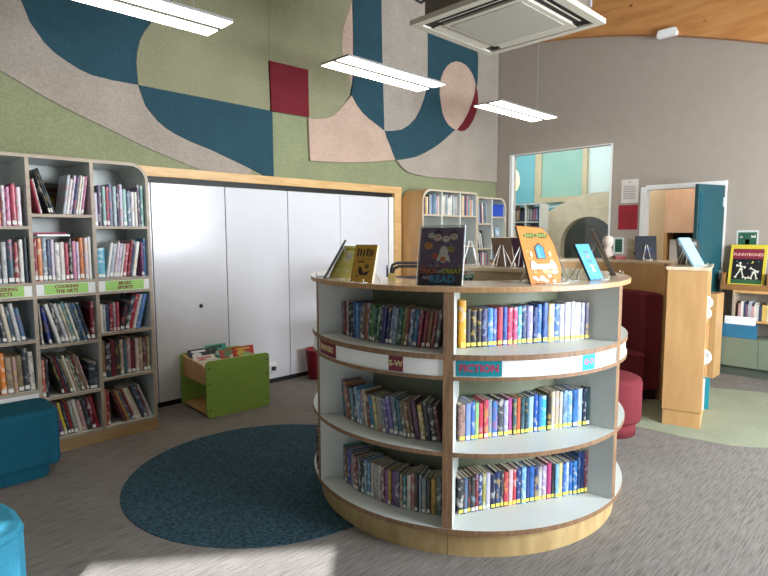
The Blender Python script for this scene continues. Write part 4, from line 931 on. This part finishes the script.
# ------------------------------------------------------------------ internal window and the rooms beyond
mb = MB(); y0, y1, z0, z1 = 3.046, 4.54, .95, 2.636
for q in ((y0, y0+.02, z0, z1), (y1-.045, y1, z0, z1), (y0+.02, y1-.045, z0, z0+.05), (y0+.02, y1-.045, z1-.012, z1)): yz_box(mb, q[0], q[1], q[2], q[3], UR-.008, UR+.10)
w1 = struct('window_1', mb, M['white'])
mb = MB(); yz_box(mb, y0+.021, y1-.046, z0+.051, z1-.013, UR+.05, UR+.056); o = obj('window_pane', mb, M['glass'], w1)
CY = plain('#74b6c2', .7, .02); MINT = plain('#96bdb3', .25, .02); PALEB = plain('#d3e6ea', .8, .02)
U2 = 10.2
mb = MB(); mb.box(U2, U2+.1, 2.0, 8.0, 0, 3.6); struct('wall_far', mb, PALEB)
mb = MB(); mb.box(U2-.03, U2-.0005, 5.99, 7.9, 0, 3.5); struct('wall_far_cyan', mb, CY)
mb = MB(); mb.box(7.15, U2+.1, 7.9, 8.0, 0, 3.6); struct('wall_far_side', mb, CY)
mb = MB(); mb.box(7.147, U2+.1, .5, 8.0, 3.6, 3.7); struct('ceiling_far', mb, M['ceil'])
mb = MB()
for q in ((5.83, 5.97, 2.13, 3.4), (4.88, 4.97, 2.13, 3.4), (4.97, 5.83, 2.13, 2.235), (4.97, 5.83, 3.3, 3.4)): yz_box(mb, *q, U2-.06, U2-.0005)
w2 = struct('window_2', mb, plain('#c6b698', .5, .05)); mb = MB(); yz_box(mb, 4.97, 5.83, 2.235, 3.3, U2-.03, U2-.02); obj('window_pane', mb, MINT, w2)
# curved reading nook with an arched opening, and a teal quarter panel behind it
NK = [(5.75, 0), (5.75, 1.62), (5.60, 1.80), (5.369, 1.95), (5.2, 2.04), (5.025, 2.125), (4.85, 2.18), (4.714, 2.215), (4.55, 2.24), (4.2, 2.25), (3.9, 2.2), (3.9, 0)]
mb = MB()
cxn, r_n = 4.62, .52
arc = [(cxn+r_n*math.cos(a), 1.30+r_n*math.sin(a)) for a in [PI*i/16 for i in range(17)]]
poly = [(3.9, 0), (3.9, 2.2), (4.2, 2.25), (4.55, 2.24), (4.714, 2.215), (4.85, 2.18), (5.025, 2.125), (5.2, 2.04), (5.369, 1.95), (5.6, 1.8), (5.75, 1.62), (5.75, 0), (cxn+r_n, 0)]+arc+[(cxn-r_n, 0)]
mb.prism(poly, U2-.5, U2-.35, T=TYZ)
t = obj('reading_nook', mb, wood('pale_ply', '#cbbda4', '#d8cbb4', .6, (3, 3, 3))); tag(t, 'pale plywood reading nook with an arched opening beyond the window', 'nook')
mb = MB(); mb.box(U2-.349, U2-.002, 3.9, 5.75, 0, .3); obj('bench', mb, plain('#4a4c4a', .8), t)
mb = MB(); mb.box(U2-.06, U2-.05, 4.0, 5.3, .31, 1.85); obj('back_lining', mb, plain('#5c5f5a', .9), t)
mb = MB(); mb.prism(disc(5.62, 1.96, .1, .1, 8, PI/2, 0)+[(5.05, 2.07), (5.05, 1.6), (5.72, 1.6)], U2-.34, U2-.32, T=TYZ)
tag(obj('teal_wall_panel', mb, plain('#3d8ea0', .7)), 'teal rounded wall panel behind the plywood nook', 'panel')
t = thing('far_bookcase', 'white bookcase in the room beyond the window', 'bookcase', (9.5, 5.75, 0), -PI/2)
mb = MB(); mb.box(-.45, .45, .0, .02, 0, 2.03); obj('back_panel', mb, M['white'], t)
for x in (-.45, -.16, .13, .43):
    mb = MB(); mb.box(x, x+.02, -.28, -.0002, 0, 2.05); obj('divider', mb, M['white'], t)
for z in (.02, .4, .75, 1.1, 1.42, 1.72, 2.05):
    mb = MB(); mb.box(-.4498, .4498, -.279, -.0004, z, z+.02); obj('shelf', mb, M['white'], t)
Tf = tr(9.5, 5.75, 0) @ rot_z(-PI/2)
for z in (1.1, 1.42, 1.74):
    for x in (-.42, -.13, .16): bulk(x, x+.25, -.24, z+.021, .17, .25, Tf, dep=.2, frac=.9)
o = obj('shelved_books', SB, SBM); o['kind'] = 'stuff'; tag(o, 'small mixed books filling the far wall shelves', 'books')
mb = MB(); mb.lathe([(0, 0), (.06, .03), (.10, .12), (.11, .22), (.09, .34), (.04, .42), (0, .43)], n=20)
t = thing('egg_lamp', 'glowing egg-shaped lamp hanging beyond the window', 'lamp', (9.2, 5.86, 2.3)); obj('shade', mb, emis('warm_shade', '#ffe9a8', 1.1), t)
mb = MB(); mb.tube([(0, 0, .43), (0, 0, 1.29)], .004, 6); obj('cord', mb, M['white'], t)
# corridor beyond the door
mb = MB(); mb.box(9.0, 9.1, 2.0, 3.7, 0, 3.6); struct('wall_corridor', mb, plain('#d9c3a0', .6, .02))
mb = MB(); mb.box(9.1, U2, 3.62, 3.7, 0, 3.6); struct('wall_corridor_side', mb, plain('#d9c3a0', .6, .02))
mb = MB(); mb.box(7.147, 9.1, 1.0, 1.08, 0, 3.6); struct('wall_corridor_end', mb, M['wall'])
mb = MB(); mb.box(9.0, 9.1, .5, 2.0, 0, 3.6); struct('wall_corridor_far', mb, M['wall'])
t = thing('tall_cupboard', 'pinkish wood cupboard with an open paper niche beyond the teal door', 'cupboard', (8.999, 2.63, 0), -PI/2)
PKW = wood('pink_wood', '#d2a98a', '#deb89a', .5, (3, 3, 1))
mb = MB(); mb.box(-.34, .35, -.3, 0, 1.52, 2.4); obj('body', mb, PKW, t)
mb = MB(); mb.box(-.34, -.30, -.3, 0, 0, 1.52); mb.box(.31, .35, -.3, 0, 0, 1.52); obj('side_panel', mb, M['maple'], t)
mb = MB(); mb.box(-.2999, .3099, -.29, 0, .2, 1.06); obj('base', mb, M['maple'], t)
mb = MB(); mb.box(-.2999, .3099, -.02, 0, 1.06, 1.5199); obj('niche_back', mb, M['dark'], t)
for i, (x, h, c, nm) in enumerate(((-.22, .36, '#d4d6d8', 'white'), (-.1, .33, '#b8bcc0', 'grey'), (.05, .38, '#dcdcd8', 'cream'), (.2, .3, '#5c6a70', 'dark grey'))):
    mb = MB(); mb.box(-.055, .055, 0, .2, 0, h)
    tag(obj('box_file', mb, P_(c), loc=(8.999-.24, 2.63-x, 1.0605), rot=(0, 0, -PI/2)), '%s box file in the niche beyond the teal door' % nm, 'file', 'box files beyond the teal door')

# ------------------------------------------------------------------ ceiling lights and air conditioner
EM = emis('lit_diffuser', '#fff4e2', 7.0)
for i, (x0, x1) in enumerate(((.62, 1.975), (2.978, 4.185), (5.10, 6.30))):
    t = thing('pendant_light', ('pendant light nearest the tall bookcase, cut by the frame', 'pendant light in front of the red felt square', 'pendant light nearest the internal window')[i], 'light', ((x0+x1)/2, 3.60, 2.9), 0, 'twin strip pendant lights')
    h = (x1-x0)/2
    mb = MB(); mb.box(-h, h, -.18, .18, .004, .02); obj('housing', mb, plain('#8a8a88', .4), t)
    for s in (-1, 1):
        mb = MB(); y0, y1 = sorted((s*.03, s*.172)); mb.box(-h+.004, h-.004, y0, y1, 0, .0038); obj('diffuser', mb, EM, t)
    for s in (-1, 1):
        zc = arch(3.6)+.72-2.9; mb = MB(); mb.tube([(s*h*.72, 0, .02), (s*h*.72, 0, zc)], .0012, 6); obj('wire', mb, M['steel'], t)
AU0, AU1, AV0, AV1, AZ = 2.955, 3.905, 1.775, 2.745, 2.95
t = thing('air_conditioner', 'square ceiling air conditioner cassette hanging from the ceiling', 'air conditioner', ((AU0+AU1)/2, (AV0+AV1)/2, AZ))
hu, hv = (AU1-AU0)/2, (AV1-AV0)/2
mb = MB()
for (a, b_, c, d_) in ((-hu, hu, -hv, -.425), (-hu, hu, .425, hv), (-hu, -.415, -.425, .425), (.415, hu, -.425, .425)): mb.box(a, b_, c, d_, 0, .035)
ACW = plain('#bab4a5', .45, .02); obj('frame', mb, ACW, t)
mb = MB()
for (a, b_, c, d_) in ((-.415, .415, -.425, -.325), (-.415, .415, .325, .425), (-.415, -.32, -.3249, .3249), (.32, .415, -.3249, .3249)): mb.box(a, b_, c, d_, .014, .03)
obj('air_slot', mb, M['black'], t)
for sx, sy in ((0, -1), (0, 1), (-1, 0), (1, 0)):
    near = sx+sy < 0; w_ = .006 if near else .034; mb = MB()
    T = tr(.367*sx, .375*sy, .008) @ Matrix.Rotation(.12*(sx-sy), 4, 'Y' if sx else 'X')
    if sx: mb.box(-w_, w_, -.31, .31, -.002, .002, 0, T)
    else: mb.box(-.31, .31, -w_, w_, -.002, .002, 0, T)
    obj('louver', mb, ACW, t)
m, nt, b = new_mat('ac_grille')
wv = N(nt, 'ShaderNodeTexWave'); wv.inputs['Scale'].default_value = 28; tc = N(nt, 'ShaderNodeTexCoord'); cr = N(nt, 'ShaderNodeValToRGB'); cr.color_ramp.elements[0].color = lin('#8f8c81'); cr.color_ramp.elements[1].color = lin('#b9b5a8')
nt.links.new(tc.outputs['Object'], wv.inputs['Vector']); nt.links.new(wv.outputs['Fac'], cr.inputs[0]); nt.links.new(cr.outputs[0], b.inputs['Base Color']); b.inputs['Roughness'].default_value = .5
mb = MB(); mb.box(-.315, .315, -.32, .32, -.002, .02); obj('intake_frame', mb, ACW, t, bevel=.004)
mb = MB(); mb.box(-.275, .275, -.28, .28, -.006, -.0022); obj('intake_grille', mb, m, t)
mb = MB(); mb.box(-.40, .40, -.41, .41, .0352, .30); obj('body', mb, plain('#6a6258', .6), t)
for sx in (-1, 1):
    for sy in (-1, 1):
        mb = MB(); mb.tube([(sx*.36, sy*.43, .1), (sx*.36, sy*.43, arch(2.26+sy*.43)+.74-AZ)], .006, 6); obj('hanger_rod', mb, M['steel'], t)
mb = MB(); mb.tube([(-.41, .30, .2), (-.52, .34, .10), (-.60, .36, .12), (-.66, .38, .3), (-.68, .39, .9), (-.68, .39, arch(2.65)+.73-AZ)], .009, 8); obj('cable', mb, M['black'], t)

# ------------------------------------------------------------------ camera and light
cam = bpy.data.cameras.new('camera'); co = bpy.data.objects.new('camera', cam); C.objects.link(co)
cam.sensor_width = 36; cam.sensor_fit = 'HORIZONTAL'; cam.lens = f_/768*36; cam.clip_start = .05
mw = Matrix((Rv, Uv, -Fv)).transposed().to_4x4(); mw.translation = EYE; co.matrix_world = mw
sc.camera = co
def area(name, loc_, rot, sx, sy, power, col=(1, 1, 1)):
    l = bpy.data.lights.new(name, 'AREA'); l.shape = 'RECTANGLE'; l.size = sx; l.size_y = sy; l.energy = power; l.color = col
    o = bpy.data.objects.new(name, l); C.objects.link(o); o.location = loc_; o.rotation_euler = rot; return o
SKY = (.86, .93, 1.0)
for i, (a, b_, z0, z1) in enumerate(FW):          # daylight entering the front windows
    area('window_daylight', ((a+b_)/2, -2.18, (z0+z1)/2), (rad(90), 0, 0), b_-a, z1-z0, 300, SKY)
for (a, b_, z0, z1) in SUN_GAPS:  # weak sky fill placed at the invented sun openings
    p = TA @ Vector(((a+b_)/2, -.2, (z0+z1)/2)); area('window_daylight', p, (rad(90), 0, ANG), b_-a, z1-z0, 8, SKY)
su = bpy.data.lights.new('sun', 'SUN'); su.energy = 17; su.angle = rad(.7); su.color = (.96, .98, 1)
so = bpy.data.objects.new('sun', su); C.objects.link(so)
el = math.atan(.648); dsun = Vector((math.cos(rad(46))*math.cos(el), math.sin(rad(46))*math.cos(el), -math.sin(el)))
so.rotation_euler = dsun.to_track_quat('-Z', 'Y').to_euler(); so.location = (-4, -5, 6)
area('far_room_light', (8.7, 5.4, 3.55), (0, 0, 0), 2.2, 3.0, 92, (1, .98, .95))
area('corridor_light', (8.0, 2.3, 3.5), (0, 0, 0), 1.0, 1.5, 55, (1, .93, .85))
w = bpy.data.worlds.new('world'); w.use_nodes = True; sc.world = w
bg = w.node_tree.nodes['Background']; bg.inputs[0].default_value = (.72, .84, 1, 1); bg.inputs[1].default_value = .4
sc.view_settings.view_transform = 'Standard'; sc.view_settings.look = 'None'; sc.view_settings.gamma = 1; sc.view_settings.exposure = 0.0
sc.cycles.use_denoising = True
sc.cycles.max_bounces = 8; sc.cycles.diffuse_bounces = 5; sc.cycles.transparent_max_bounces = 12
